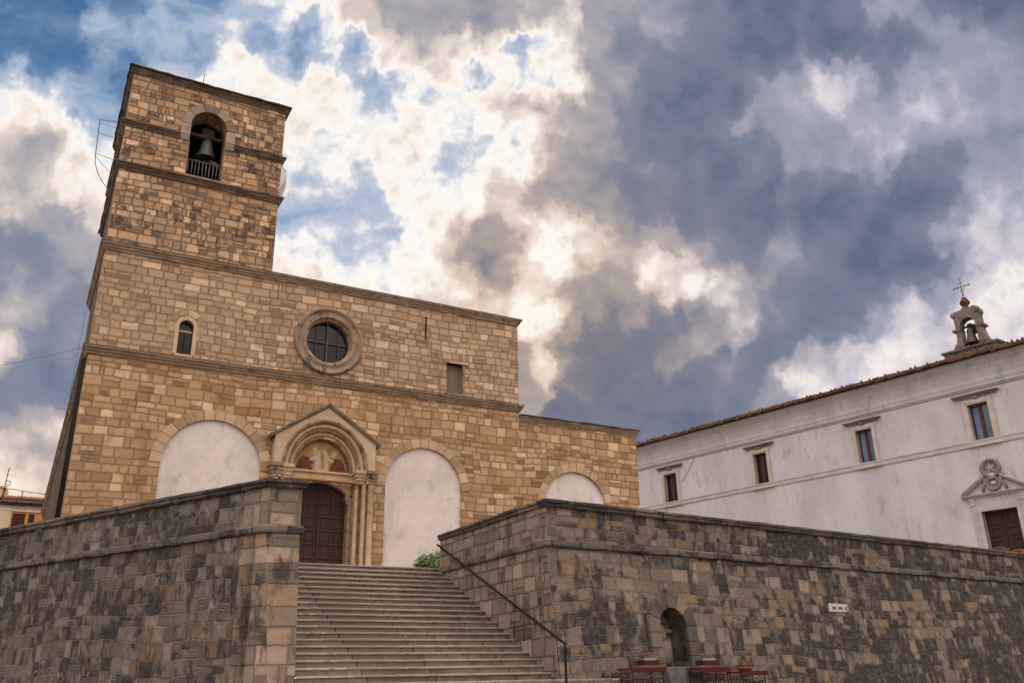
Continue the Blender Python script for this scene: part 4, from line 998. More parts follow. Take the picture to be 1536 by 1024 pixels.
        for k in range(7):
            for x in (.13, .60):
                z = 3.2 + k * .47
                if z + .26 < head(a + w * (x + .15)) - .1: b.box(a + w * x, a + w * (x + .28), .318, .34, z, z + .28)
        o = b.build('door_panelling', 'door_frame', P)
    mb().box(DU0 - .3, DU1 + .3, -.5, .4, Z0, 3.16).build('threshold', 'portal', P)
    return C
church = build_church()

def bell_prof(r, z0, h):
    return [(0.0, z0 + h * 1.02), (r * .30, z0 + h), (r * .46, z0 + h * .93), (r * .52, z0 + h * .75), (r * .60, z0 + h * .45), (r * .74, z0 + h * .2), (r * .96, z0 + h * .04), (r, z0), (r * .93, z0), (r * .7, z0 + h * .2), (r * .5, z0 + h * .5), (r * .4, z0 + h * .85), (0, z0 + h * .88)]
def build_bells():
    B = thing('church_bell', FC, -6.98, .95, 18.9, 'large grey green bronze bell hanging in the arched opening of the square church tower', 'bell')
    MB(FC).lathe(-7.02, .95, bell_prof(.42, 18.98, .84), 24).build('bell', 'bronze', B)
    b = MB(FC); b.box(-7.85, -6.3, .86, 1.02, 19.88, 20.0); b.box(-7.25, -6.8, .84, 1.06, 20.0, 20.3); b.box(-7.1, -6.94, .88, 1.0, 19.8, 19.9)
    b.build('yoke', 'timber', B)
    MB(FC).tube([(-7.02, .95, 19.7), (-6.96, .93, 18.85)], .03, 6).blob((-6.95, .93, 18.86), (.08, .08, .09), 6, 0).build('clapper', 'iron', B)
    MB(FC).tube([(-6.9, .9, 18.9), (-6.62, .6, 18.62), (-6.55, .5, 18.45)], .09, 8).build('hammer', 'timber', B)
build_bells()

def build_nets():
    N = thing('bird_net', FC, -10.05, 3.0, 17.6, 'wire cage frame jutting from the left side of the bell tower against the sky', 'net')
    b = MB(FC)
    k = 1.1
    for d in (2.3, 3.6):
        kk = 1 + d / 30.39
        q = lambda u, z: (-10.94 + (u + 10.94) * kk, d, z * kk)
        b.tube([q(-10.17, 19.09), q(-10.85, 19.0), q(-10.8, 17.55), q(-10.76, 17.2), q(-10.6, 16.8), q(-10.4, 16.5), q(-10.15, 16.25)], .014, 5)
        b.tube([q(-10.17, 17.5), q(-10.81, 17.62)], .01, 5); b.tube([q(-10.17, 18.4), q(-10.83, 18.45)], .008, 5); b.tube([q(-10.17, 18.8), q(-10.84, 18.85)], .006, 5)
        b.tube([q(-10.8, 17.5), q(-10.5, 17.2), q(-10.2, 16.95)], .009, 5)
    for u, z in ((-10.85, 19.0), (-10.8, 17.55)):
        b.tube([(-10.94 + (u + 10.94) * 1.0757, 2.3, z * 1.0757), (-10.94 + (u + 10.94) * 1.1185, 3.6, z * 1.1185)], .014, 5)
    b.build('frame', 'iron', N)
    N2 = thing('bird_net', FC, -4.25, 2.0, 17.7, 'pale billowing net bulging from the right side of the bell tower', 'net')
    b = MB(FC)
    n = 8
    rows = []
    for i in range(n + 1):
        t_ = i / n
        z = 17.62 * 1.03 + t_ * 1.28
        out = .08 + .52 * math.sin(min(1, t_ * 1.12) * math.pi * .62) ** 1.3
        rows.append([(-4.25 + out * math.sin(math.pi * (j / 6)) ** .6 if 0 < j < 6 else -4.25, .6 + j * .45, z) for j in range(7)])
    for A, B in zip(rows, rows[1:]):
        for j in range(6): b.face([A[j], A[j + 1], B[j + 1], B[j]], None, True)
    b.build('netting', 'net', N2)
    MB(FC).tube([rows[-1][j] for j in range(7)], .012, 5).build('frame', 'iron_grey', N2)
build_nets()
def cable(pts, label, r=.012, sag=.0):
    b = MB(FC)
    P = []
    for i in range(13):
        t_ = i / 12
        a, c = pts
        P.append(tuple(a[k] + (c[k] - a[k]) * t_ - (sag * 4 * t_ * (1 - t_) if k == 2 else 0) for k in range(3)))
    o = b.tube(P, r, 5).build('cable', 'iron'); tag(o, label, 'cable')
cable(((-22, 6, 8.4), (-10.05, 6, 12.4)), 'thin black cable slung across the cloudy sky to the left flank of the church', .006, .35)
cable(((-10.14, 6.1, 14.0), (-10.22, 6.1, 10.4)), 'thin black cable dropping straight down the left flank of the church', .006)

# ------------------------------------------------------------------ retaining walls
BAT = .33
def batter(u, d, z):
    return (u, d - BAT * max(0, min(1.4, (2.9 - z) / 2.9)), z)
COPE = [(-.52, 3.86), (.05, 3.86), (.075, 3.90), (.06, 3.94), (.10, 3.97), (.10, 4.02), (.05, 4.045), (-.56, 4.06), (-.57, 3.95)]
BAND = [(-.05, 2.915), (.05, 2.915), (.07, 2.93), (.078, 2.96), (.078, 3.05), (.03, 3.085), (-.05, 3.09)]

def build_right_wall():
    W = thing('retaining_wall', FR, 0, 0, -.75, 'long soot-stained stone retaining wall on the right with an arched niche in it', 'wall')
    niche = arch(3.63, 1.14, .455, .2, 20)
    MB(FR).prism(rect(.02, 26, -1.0, 2.91), 0, .6, [niche]).shear(batter).build('wall_face', 'wall_r', W)
    MB(FR).box(.02, 26, .012, .5, 2.91, 3.9).build('parapet', 'wall_r', W)
    cu, cd = FS.inv(FR.w(0, 0, 0))
    b = MB(FS)
    k = 3.9 / 2.9 * BAT / math.cos(R(5.5))
    b.box(.03, .5, cd + .3, .0, -1.0, 3.9)
    prof = [(0, -1.0), (0, 3.9), (cd + .014, 3.9), (cd + .014, 2.905), (cd + .003, 2.9), (cd + .003 - k, -1.0)]
    n = len(prof)
    tri = tessellate_polygon([[Vector((p[0], p[1], 0)) for p in prof]])
    for t_ in tri:
        for u in (-.006, .022): b.face([(u, prof[q][0], prof[q][1]) for q in t_])
    for q in range(n):
        p, r_ = prof[q], prof[(q + 1) % n]
        b.face([(-.006, *p), (.022, *p), (.022, *r_), (-.006, *r_)])
    b.build('stair_side_wall', 'side', W)
    MB(FR).box(26, 80, .05, .2, -1.0, 3.06).build('wall_face', 'wall_r', W)
    # coping and band run from the terrace, along the stairs, round the corner
    def path(off):
        a = FR.inv(FS.w(0, 0, 0))
        return [a, (0, 0), (26, 0)]
    pr = path(0)
    MB(FR).sweep(pr, COPE, .3, .010).build('coping', 'coping', W)
    MB(FR).sweep(pr, BAND, .3, .008).build('string_course', 'band', W)
    # niche lining and surround
    nd = lambda u, d, z: batter(u, d, z)
    N = MB(FR).ring(3.63, 1.14, .455, .80, 0, 180, -.10, .3, 18, legs=.95).shear(nd).build('niche_surround', 'vous_dark', W)
    b = MB(FR)
    lining = arch(3.63, 1.14, .47, .15, 16)
    for i in range(len(lining)):
        p, q = lining[i], lining[(i + 1) % len(lining)]
        b.face([(p[0], .0, p[1]), (q[0], .0, q[1]), (q[0], .62, q[1]), (p[0], .62, p[1])])
    b.prism(lining, .55, .7)
    b.shear(nd).build('niche_lining', 'pier', W)
    b = MB(FR)
    b.blob((3.59, .40, .98), (.17, .16, .24), 9, .10, 3); b.blob((3.53, .38, 1.28), (.11, .11, .13), 8, .1, 4)
    b.blob((3.63, .38, .55), (.2, .17, .34), 9, .12, 5); b.blob((3.79, .36, .62), (.08, .09, .24), 7, .14, 6); b.blob((3.45, .3, .5), (.07, .1, .2), 7, .14, 8)
    b.blob((3.82, .42, 1.05), (.2, .12, .08), 7, .14, 9)
    b.shear(nd).build('eroded_relief', 'gable_stone', W)
    MB(FR).box(3.11, 4.25, -.14, .55, .07, .2).box(3.13, 4.25, -.2, .1, -.3, .07).box(3.05, 4.33, -.32, .1, -.75, -.3).shear(nd).build('niche_sill', 'slab', W)
    # drain holes
    b = MB(FR)
    for u, z in ((13.0, 2.45), (11.9, 1.45), (6.2, 2.6)): b.box(u, u + .1, -.004, .05, z, z + .13)
    b.shear(nd).build('drain_hole', 'dark', W)
    return W
def build_left_wall():
    W = thing('retaining_wall', FL, 0, 0, -.75, 'blackened stone retaining wall on the left ending in a square pier beside the stairs', 'wall')
    MB(FL).box(-32, -.3, 0, .6, -1.0, 2.91).build('wall_face', 'wall_l', W)
    MB(FL).box(-32, -.3, .012, .5, 2.91, 3.9).build('parapet', 'wall_l', W)
    # pier in the stairs' own axes
    lp = FS.inv((-4.5472, 18.7490)); fr = FS.inv((FL.x, FL.y))
    u0, u1, d0 = fr[0], lp[0], (lp[1] + fr[1]) / 2
    back = FS.inv(FL.w(-.72, .6, 0))
    b = MB(FS)
    for z0, z1, front in ((-1.0, 2.91, True), (2.91, 3.9, False)):
        zs = (z0, z1)
        def cor(z):
            k = BAT * max(0, (2.9 - z) / 2.9) if front else 0
            sl = k / math.cos(R(28)) * 1.0
            e = FS.inv(FL.w(sl, 0, 0))
            e2 = FS.inv(FL.w(-.75, 0, 0))
            return [e, (u1, d0 - k), (u1, d0 + 1.1), (e2[0] + .3, d0 + 1.1), e2]
        A, B = cor(z0), cor(z1)
        n = len(A)
        for i in range(n):
            j = (i + 1) % n
            b.face([(*A[i], z0), (*A[j], z0), (*B[j], z1), (*B[i], z1)])
        b.face([(*p, z1) for p in B])
    b.build('pier', 'pier', W)
    MB(FS).box(-6.33, u1 - .002, d0 + 1.1, .0, -1.0, 3.9).build('stair_side_wall', 'side', W)
    a = FL.inv(FS.w(u1, d0, 0)); c = FL.inv(FS.w(u1, 0, 0))
    pth = [(-32, 0), (0, 0), a, c]
    MB(FL).sweep(pth, COPE, .3, .010).build('coping', 'coping', W)
    MB(FL).sweep(pth, BAND, .3, .008).build('string_course', 'band', W)
    b = MB(FL)
    rnd = random.Random(5)
    u = -8.1
    for k in range(11):
        z = .16 + .03 * math.sin(k)
        h = rnd.uniform(.12, .22); w = rnd.uniform(.1, .2)
        n = 9
        pts = [(u + w * (.5 + .5 * math.cos(a_ * .7 + k)), -.004, z + h * (.5 + .5 * math.sin(a_ * (.8 + .1 * (k % 3)) + k * 1.7))) for a_ in range(n)]
        b.tube(pts, .011, 4); u += w + .09
    b.build('painted_scrawl', 'chalk', W)
    # the pier cap
    b = MB(FL); e = FL.inv(FS.w(u1 - .3, d0 + .5, 0))
    return W
right_wall = build_right_wall()
left_wall = build_left_wall()

# ------------------------------------------------------------------ stairs and handrail
def build_stairs():
    S = thing('stone_staircase', FS, -3, -7.8, -.7, 'broad worn stone staircase climbing between the two retaining walls to the church door', 'stairs')
    run, rise = .3243, .155
    rnd = random.Random(3)
    for k in range(25):
        z = Z0 - rise * k; d = -run * k
        u1 = -.004 if k < 19 else (1.9 if k < 21 else 2.2)
        if k in (19,): u1 = -.004
        u0 = -5.82
        back = d + (run + .1 if k else .8)
        b = MB(FS)
        if u1 < 0.1:
            b.box(u0, u1, d, back, z - rise - .02, z - .045)
        else:
            b.box(u0, u1, d, back if back < -6.6 else -6.52, z - rise - .02, z - .045)
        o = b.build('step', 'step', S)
        # nosing: worn slabs, each a little out of line
        b = MB(FS)
        u = u0
        while u < u1 - .01:
            w = rnd.uniform(1.3, 2.8); e = min(u + w, u1)
            if u1 - e < .4: e = u1
            j = rnd.uniform(-.012, .008); jz = rnd.uniform(-.004, .003)
            n = max(2, int((e - u) / .14))
            bk = back if u1 < .1 else min(back, -6.5)
            dd = [d - .03 + j + rnd.uniform(-.008, .008) for _ in range(n + 1)]
            zz = [z + jz - rnd.uniform(0, .012) * (rnd.random() ** .7) for _ in range(n + 1)]
            for i in range(n):
                a, c = u + (e - u) * i / n + (0.0004 if i == 0 else 0), u + (e - u) * (i + 1) / n - (0.0004 if i == n - 1 else 0)
                lo = z - .045
                b.face([(a, dd[i], lo), (c, dd[i + 1], lo), (c, dd[i + 1], zz[i + 1] - .008), (a, dd[i], zz[i] - .008)])
                b.face([(a, dd[i], zz[i] - .008), (c, dd[i + 1], zz[i + 1] - .008), (c, dd[i + 1] + .012, zz[i + 1]), (a, dd[i] + .012, zz[i])])
                b.face([(a, dd[i] + .012, zz[i]), (c, dd[i + 1] + .012, zz[i + 1]), (c, bk, z + jz), (a, bk, z + jz)])
                b.face([(a, dd[i], lo), (a, d + .02, lo), (c, d + .02, lo), (c, dd[i + 1], lo)])
            u = e
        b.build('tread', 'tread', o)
build_stairs()
def build_handrail():
    H = thing('handrail', FS, 0, -7, -.7, 'thin black iron handrail slanting down the right side of the stone stairs', 'handrail')
    p0, p1 = (-2.30, 26.46, 3.72), (1.03, 20.45, .70)
    q = lambda x, y, z: (*FS.inv((x, y)), z)
    a, c = q(*p0), q(*p1)
    b = MB(FS)
    n = 10
    P = [tuple(a[k] + (c[k] - a[k]) * i / n - (.02 * math.sin(math.pi * i / n) if k == 2 else 0) for k in range(3)) for i in range(n + 1)]
    b.tube([(a[0], a[1] + .05, a[2] - .0)] + P, .031, 8).build('rail', 'iron', H)
    MB(FS).tube([c, (c[0], c[1] - .01, .62), (c[0], c[1], -.85)], .028, 8).blob(c, (.036, .036, .036), 6, 0).build('post', 'iron', H)
    for t_ in (.04, .3, .62):
        p = [a[k] + (c[k] - a[k]) * t_ for k in range(3)]
        MB(FS).tube([(p[0], p[1], p[2] - .01), (p[0] + .06, p[1], p[2] - .09), (.02, p[1], p[2] - .1)], .012, 6).build('bracket', 'iron', H)
build_handrail()

# ------------------------------------------------------------------ shrub, plaque, flower stands
def build_shrub():
    S = thing('shrub', FS, .35, 1.6, Z0, 'low green shrub on the terrace at the head of the stairs', 'shrub')
    b = MB(FS)
    b.leaves((.42, 1.6, 3.36), (.6, .45, .36), 900, .06, 4, floor=3.08)
    b.leaves((.1, 1.5, 3.3), (.3, .3, .26), 260, .055, 5, floor=3.08); b.leaves((.62, 1.5, 3.62), (.3, .25, .2), 160, .055, 6, floor=3.08)
    b.build('foliage', 'leaf', S)
    b = MB(FS)
    for i in range(9):
        a = i * .7; b.tube([(.4, 1.6, 3.06), (.4 + .2 * math.cos(a), 1.6 + .15 * math.sin(a), 3.3), (.4 + .42 * math.cos(a), 1.6 + .3 * math.sin(a), 3.55)], [.015, .01, .005], 5)
    b.build('stem', 'timber', S)
build_shrub()

def build_plaque():
    P = thing('street_sign', FR, 10.47, -.15, 1.64, 'small white enamel street name plaque fixed to the dark stone wall', 'sign')
    dz = lambda z: -BAT * (2.9 - z) / 2.9
    MB(FR).prism([(10.02, 1.65), (10.93, 1.66), (10.92, 1.88), (10.03, 1.885)], dz(1.76) - .035, dz(1.76) - .0).build('plate', 'sign', P)
    d1 = dz(1.76) - .035
    rnd = random.Random(12)
    for u, w in ((10.17, .16), (10.45, .2), (10.75, .1)):
        b = MB(FR)
        x = u
        b.box(u, u + w, d1 - .003, d1, 1.715, 1.722)
        while x < u + w:
            k = rnd.uniform(.018, .03)
            b.box(x, x + k * .45, d1 - .004, d1, 1.72, 1.795); b.box(x + k * .45, x + k, d1 - .0045, d1, 1.74, 1.76 + rnd.choice((0, .03)))
            x += k + .012
        b.build('lettering', 'iron', P)
    for z in (1.68, 1.8): MB(FR).box(10.86, 10.9, d1 - .004, d1, z, z + .05).build('fixing', 'iron', P)
build_plaque()

def stand(u0, u1, z, d, look, flower, box, seed):
    G = -.72
    T = thing('plant_stand', FR, (u0 + u1) / 2, d, G, look, 'plant stand', 'plant stands along the foot of the wall')
    rnd = random.Random(seed)
    b = MB(FR)
    for i in range(4):
        dd = d - .22 + i * .115
        b.box(u0 + rnd.uniform(-.03, .02), u1 + rnd.uniform(-.02, .03), dd, dd + .1, z - .05, z - .01 + rnd.uniform(-.006, .006))
    b.box(u0 + .01, u1 - .01, d - .245, d - .222, z - .105, z + .005)
    b.build('top', 'red_board', T)
    b = MB(FR)
    for i in range(3): b.box(u0 + .06, u1 - .05, d - .2 + i * .14, d - .08 + i * .14, z - .18, z - .15)
    b.build('shelf', 'timber' if seed % 2 else 'red_board', T)
    for u in (u0 + .08, u1 - .1):
        for dd in (d - .2, d + .2):
            MB(FR).tube([(u, dd, z - .05), (u + .01, dd, z - .4), (u, dd, G)], .014, 6).build('leg', 'iron', T)
    for k, cu in enumerate((u0 + .3, (u0 + u1) / 2 + .02, u1 - .32)):
        pts = []
        for i in range(22):
            a = i * .42; r = .17 * (1 - i / 26)
            pts.append((cu + r * math.cos(a) * (1 if k % 2 else -1), d - .21, z - .42 + r * math.sin(a)))
        b = MB(FR).tube(pts, .011, 5); b.build('scroll', 'iron', T)
    b = MB(FR); b.tube([(u0 + .08, d - .21, z - .24), (u1 - .1, d - .21, z - .24)], .01, 5); b.tube([(u0 + .08, d - .21, z - .62), (u1 - .1, d - .21, z - .62)], .01, 5)
    b.build('rail', 'iron', T)
    if box:
        b0, b1 = box
        B = thing('flower_box', FR, (b0 + b1) / 2, d, z, flower, 'flower box')
        MB(FR).box(b0 - .17, b1 + .14, d - .19, d + .17, z + .002, z + .045).build('base_slab', 'slab', B)
        MB(FR).prism([(b0, z + .045), (b1, z + .045), (b1 + .02, z + .16), (b0 - .02, z + .16)], d - .14, d + .12).build('trough', 'red_board', B)
        c0, c1 = b0 + .01, b1 - .09
        MB(FR).prism([(c0, z + .16), (c1, z + .16), (c1 + .03, z + .215), (c0 - .03, z + .215)], d - .12, d + .1).build('rim_tray', 'green_rim', B)
        b = MB(FR); cx = (c0 + c1) / 2
        b.leaves((cx, d, z + .25), ((c1 - c0) * .46, .11, .09), 420, .022, seed, floor=z + .2)
        b.blob((cx, d, z + .23), ((c1 - c0) * .3, .07, .05), 6, .2, seed)
        b.build('flowers', 'flower', B)
    else:
        B = thing('flower_pot', FR, (u0 + u1) / 2 - .12, d, z, flower, 'flower pot')
        cx = (u0 + u1) / 2 - .05
        MB(FR).lathe(cx, d, [(0, z + .002), (.12, z + .002), (.19, z + .07), (.2, z + .09), (.17, z + .09), (0, z + .07)], 16).build('bowl', 'terracotta', B)
        b = MB(FR); b.leaves((cx, d, z + .17), (.2, .16, .1), 520, .024, seed); b.blob((cx, d, z + .14), (.14, .1, .07), 6, .2, seed)
        b.build('flowers', 'flower', B)
stand(1.52, 2.62, .18, -.75, 'iron plant stand with red boards left of the wall niche', 'red flower box with mint green rim and yellow-brown blooms left of the niche', (2.05, 2.51), 1)
stand(3.68, 4.74, .165, -.78, 'iron plant stand with two red shelves right of the wall niche', 'red flower box with grey green rim and rust-red blooms right of the niche', (3.92, 4.46), 2)
stand(5.12, 6.1, .07, -.75, 'lower narrow red plant stand farthest right along the wall', 'round bowl of rusty orange blooms on the lowest right plant stand', None, 3)

# ------------------------------------------------------------------ white building
def build_palazzo():
    B = thing('white_building', FW, 0, 0, Z0, 'long white rendered building on the right with four framed windows, tiled eave and pedimented door', 'building')
    m = lambda: MB(FW)
    wins = [(2.09, 3.08), (8.66, 9.52), (14.92, 15.80), (20.61, 21.52)]
    zb, zt = 9.72, 11.53
    D0, D1, DT = 20.3, 21.82, 6.62
    m().prism(rect(-6, 24.1, 2.7, 12.6), 0, .6, [rect(a, c, zb, zt) for a, c in wins] + [rect(D0, D1, 2.9, DT)]).build('wall', 'render', B)
    b = m(); b.box(23.5, 24.1, .6, 14, 2.7, 12.6); b.box(-6, -5.4, .6, 14, 2.7, 12.6); b.box(-5.4, 23.5, 13.4, 14, 2.7, 12.6); b.build('wall', 'render', B)
    path = [(-6, 14), (-6, 0), (24.1, 0), (24.1, 14)]
    m().sweep(path, [(-.1, 12.3), (.05, 12.3), (.06, 12.42), (.09, 12.5), (.10, 12.6), (.09, 12.66), (.12, 12.8), (.17, 13.0), (.26, 13.22), (.42, 13.42), (.5, 13.5), (.5, 13.58), (-.1, 13.6)], .8, .003).build('cove_cornice', 'render', B)
    m().sweep(path, [(-.05, 12.17), (.03, 12.18), (.035, 12.215), (-.05, 12.23)], .8, .002).build('moulding', 'trim_dark', B)
    m().sweep(path, [(-.05, 9.53), (.035, 9.55), (.05, 9.6), (.035, 9.63), (.035, 9.76), (.06, 9.8), (.05, 9.85), (-.05, 9.87)], .8, .002).build('string_course', 'render_trim', B)
    for k, (a, c) in enumerate(wins):
        w = .2 if k < 3 else .24
        W = m().prism(rect(a - w, c + w, zb - .1, zt + .22), -.085, .1, [rect(a, c, zb, zt)]).build('window', 'window_stone', B)
        b = m()
        b.box(a - w - .06, c + w + .06, -.12, .05, zb - .16, zb - .04)
        b.prism(rect(a - w + .05, c + w - .05, zb + .02, zt + .16), -.105, -.08, [rect(a - .06, c + .06, zb + .03, zt + .07)])
        b.build('window_frame', 'window_stone', W)
        b = m()
        e = .31 + .03 * k
        b.sweep([(a - e, .05), (a - e, -.02), (c + e, -.02), (c + e, .05)], [(-.03, zt + .32), (.06, zt + .33), (.08, zt + .38), (.2, zt + .43), (.22, zt + .48), (-.03, zt + .51)], .3, .006)
        mid = (a + c) / 2
        b.box(mid - .1, mid + .1, -.14, .05, zt + .23, zt + .34); b.blob((mid, -.13, zt + .31), (.13, .05, .06), 5, .2, k)
        b.build('window_hood', 'trim_dark', W)
        b = m()
        t_ = .075
        b.box(a, a + t_, .2, .28, zb, zt); b.box(c - t_, c, .2, .28, zb, zt); b.box(a + t_, c - t_, .2, .28, zt - t_, zt); b.box(a + t_, c - t_, .2, .28, zb, zb + .09)
        b.box(mid - .07, mid + .07, .19, .28, zb + .09, zt - t_)
        b.build('sash', 'sash', W)
        for x0, x1 in ((a + t_, mid - .07), (mid + .07, c - t_)):
            m().box(x0, x1, .235, .25, zb + .09, zt - t_).build('pane', 'glass_blue' if k > 1 else 'glass', W)
    # curtains hang right behind the glass of the left casements
            if k in (2, 3) and x0 < mid:
                b = m(); n = 12
                lo = zb + .1 if k != 1 else zb + .55
                for i in range(n):
                    p, q = x0 + (x1 - x0) * .8 * i / n + .03, x0 + (x1 - x0) * .8 * (i + 1) / n + .03
                    b.face([(p, .232 - .004 * (i % 2), lo), (q, .232 - .004 * ((i + 1) % 2), lo), (q, .232 - .004 * ((i + 1) % 2), zt - t_ - .05), (p, .232 - .004 * (i % 2), zt - t_ - .05)])
                b.build('curtain', 'curtain', W)
    # portal with pediment
    P = m().prism(rect(D0 - .42, D1 + .42, 2.7, DT + .36), -.07, .1, [rect(D0, D1, 2.75, DT)]).build('doorway', 'render_trim', B)
    b = m(); b.box(D0 - .16, D0, -.12, .1, 2.7, DT); b.box(D1, D1 + .16, -.12, .1, 2.7, DT); b.box(D0 - .16, D1 + .16, -.12, .1, DT, DT + .16)
    b.box(D0 - .46, D0 - .2, -.1, .05, DT + .30, DT + .62); b.box(D1 + .2, D1 + .46, -.1, .05, DT + .30, DT + .62)
    b.box(D0 - .2, D1 + .2, -.06, .05, DT + .36, DT + .62)
    b.build('door_frame', 'render_trim', P)
    mid = (D0 + D1) / 2
    b = m()
    pz = DT + .62
    b.sweep([(mid - 1.35, .05), (mid - 1.35, -.05), (mid + 1.35, -.05), (mid + 1.35, .05)], [(-.03, pz), (.05, pz), (.08, pz + .06), (.16, pz + .1), (.18, pz + .16), (-.03, pz + .18)], .3, .003)
    for s_ in (-1, 1):
        e, a = (mid + s_ * 1.45, pz + .1), (mid + s_ * .36, pz + .78)
        for t0, t1, dd in ((0, .06, -.12), (.06, .13, -.2), (.13, .17, -.24)):
            b.prism([(e[0], e[1] + t0), (a[0], a[1] + t0), (a[0], a[1] + t1), (e[0], e[1] + t1)], dd, .02)
    b.prism([(mid - 1.3, pz + .15), (mid + 1.3, pz + .15), (mid + .36, pz + .76), (mid - .36, pz + .76)], -.04, .02)
    b.build('pediment', 'render_trim', P)
    b = m()
    prof = [(.40, 0), (.4, -.1), (.34, -.16), (.28, -.12), (.26, -.06), (.12, -.05), (.001, -.05)]
    for cz, sc in ((8.48, 1.12), (7.78, .84)):
        pr = [((o - .3) * sc, d) for o, d in prof]
        b.roll(mid, cz, .3 * sc, pr, 0, 360, 28)
    for s_ in (-1, 1):
        b.tube([(mid + s_ * .5, -.06, 8.2), (mid + s_ * .42, -.08, 7.98), (mid + s_ * .34, -.08, 7.9), (mid + s_ * .45, -.06, 7.7), (mid + s_ * .52, -.05, 7.5)], .07, 8)
    b.build('cartouche', 'trim_dark', P)
    b = m()
    for i in range(5):
        a = math.pi / 2 + i * 2 * math.pi / 5 + .2
        b.prism([(mid, 8.5), (mid + math.cos(a + .35) * .1, 8.5 + math.sin(a + .35) * .1), (mid + math.cos(a) * .25, 8.5 + math.sin(a) * .25), (mid + math.cos(a - .35) * .1, 8.5 + math.sin(a - .35) * .1)], -.1, -.045)
    b.blob((mid, -.09, 8.12), (.16, .08, .14), 7, .15, 4); b.blob((mid, -.06, 7.8), (.15, .05, .11), 7, .2, 5); b.blob((mid, -.1, 7.78), (.07, .05, .05), 6, .2, 6)
    b.build('carved_star', 'render_trim', P)
    for x0, x1 in ((D0, mid - .01), (mid + .01, D1)):
        L_ = m().box(x0, x1, .22, .3, 2.75, DT).build('door_leaf', 'door', P)
        b = m(); w = x1 - x0
        for k in range(6):
            z = 3.3 + k * .55
            b.prism(rect(x0 + .1 * w, x1 - .1 * w, z, z + .45), .185, .22, [rect(x0 + .25 * w, x1 - .25 * w, z + .1, z + .35)])
        b.build('door_panelling', 'door_frame', P)
    # roof of half-round clay tiles; the ends make the ragged eave
    b = m()
    b.box(-6.3, 24.9, -.62, -.4, 13.58, 13.63); 
    b.prism([(-6.3, 13.56), (24.9, 13.56), (24.9, 13.6), (-6.3, 13.6)], -.66, .2)
    b.build('soffit', 'soffit', B)
    b = m()
    sl = math.tan(R(17))
    rnd = random.Random(9)
    u = -6.3
    while u < 24.9:
        w = .21 + rnd.uniform(-.015, .015)
        j = rnd.uniform(-.05, .04); jz = rnd.uniform(-.03, .06)
        r = w * .5
        for k in range(4):
            y0 = -.72 + j + k * 2.0; y1 = y0 + 2.04
            n = 6
            rows = []
            for yy, up in ((y0, .03 if k else 0), (y1, 0)):
                zb_ = 13.63 + (yy + .72) * sl + jz * (1 if k == 0 else .3) + up
                rows.append([(u + r + r * math.cos(math.pi * i / n), yy, zb_ + r * 1.05 * math.sin(math.pi * i / n)) for i in range(n + 1)])
            for i in range(n): b.face([rows[0][i], rows[0][i + 1], rows[1][i + 1], rows[1][i]], None, True)
            if k == 0:
                b.face(rows[0]); c = [(x, y, z - .05) for x, y, z in (rows[0][0], rows[0][-1])]
                b.face([rows[0][-1], rows[0][0], c[0], c[1]])
        if rnd.random() < .6: b.blob((u + r, -.66 + j, 13.77), (.06, .06, .04 + .07 * rnd.random()), 4, .3, int(u * 10))
        u += w * 1.02
    b.face([(-6.3, -.6, 13.6), (24.9, -.6, 13.6), (24.9, 7, 13.6 + 7.6 * sl), (-6.3, 7, 13.6 + 7.6 * sl)])
    b.face([(-6.3, 14.6, 13.6), (24.9, 14.6, 13.6), (24.9, 7, 13.6 + 7.6 * sl), (-6.3, 7, 13.6 + 7.6 * sl)])
    b.build('roof', 'tile', B)
    # bell gable on the eave
    G = m()
    G.sweep([(19.95, 1.2), (19.95, .3), (22.38, .3), (22.38, 1.2)], [(-.3, 13.75), (.02, 13.75), (.05, 14.0), (.0, 14.05), (.02, 14.22), (.12, 14.3), (.14, 14.4), (-.3, 14.45)], .25, .02)
    G.box(20.0, 22.3, .35, 1.15, 13.7, 14.42)
    G = G.build('bell_gable', 'gable_stone', B)
    cx = 21.2
    outline = [(20.28, 14.42), (22.12, 14.42), (22.08, 14.56), (21.95, 14.72), (21.86, 14.95), (21.8, 15.25), (21.82, 15.32), (21.9, 15.36), (21.88, 15.45), (21.78, 15.5), (21.78, 15.95), (21.86, 16.1), (21.84, 16.28), (21.7, 16.42), (21.55, 16.44), (21.4, 16.38), (21.28, 16.48), (21.12, 16.48), (21.0, 16.38), (20.8, 16.36), (20.58, 16.36), (20.52, 16.2), (20.6, 16.02), (20.62, 15.5), (20.5, 15.44), (20.5, 15.36), (20.6, 15.32), (20.6, 15.0), (20.54, 14.78), (20.4, 14.6)]
    m().prism(outline, .5, 1.0, [arch(cx, 15.56, .36, 14.48, 14)]).build('bell_arch', 'gable_stone', G)
    b = m()
    for u in (20.62, 21.76): b.blob((u, .52, 16.2), (.13, .1, .16), 7, .1, 3); b.blob((u, .56, 14.62), (.2, .12, .16), 7, .15, 4)
    b.box(20.46, 20.84, .44, 1.06, 15.36, 15.46); b.box(21.57, 21.92, .44, 1.06, 15.36, 15.46)
    b.build('scrollwork', 'gable_stone', G)
    m().lathe(cx, .75, [(.2, 16.45), (.14, 16.5), (.13, 16.6), (.22, 16.68), (.24, 16.78), (.16, 16.92), (.1, 16.98), (.12, 17.02), (.0, 17.05)], 12).build('finial', 'copper', G)
    b = m()
    b.tube([(cx, .75, 17.0), (cx + .0, .75, 18.02)], .022, 6); b.tube([(cx - .38, .75, 17.62), (cx + .38, .75, 17.62)], .022, 6)
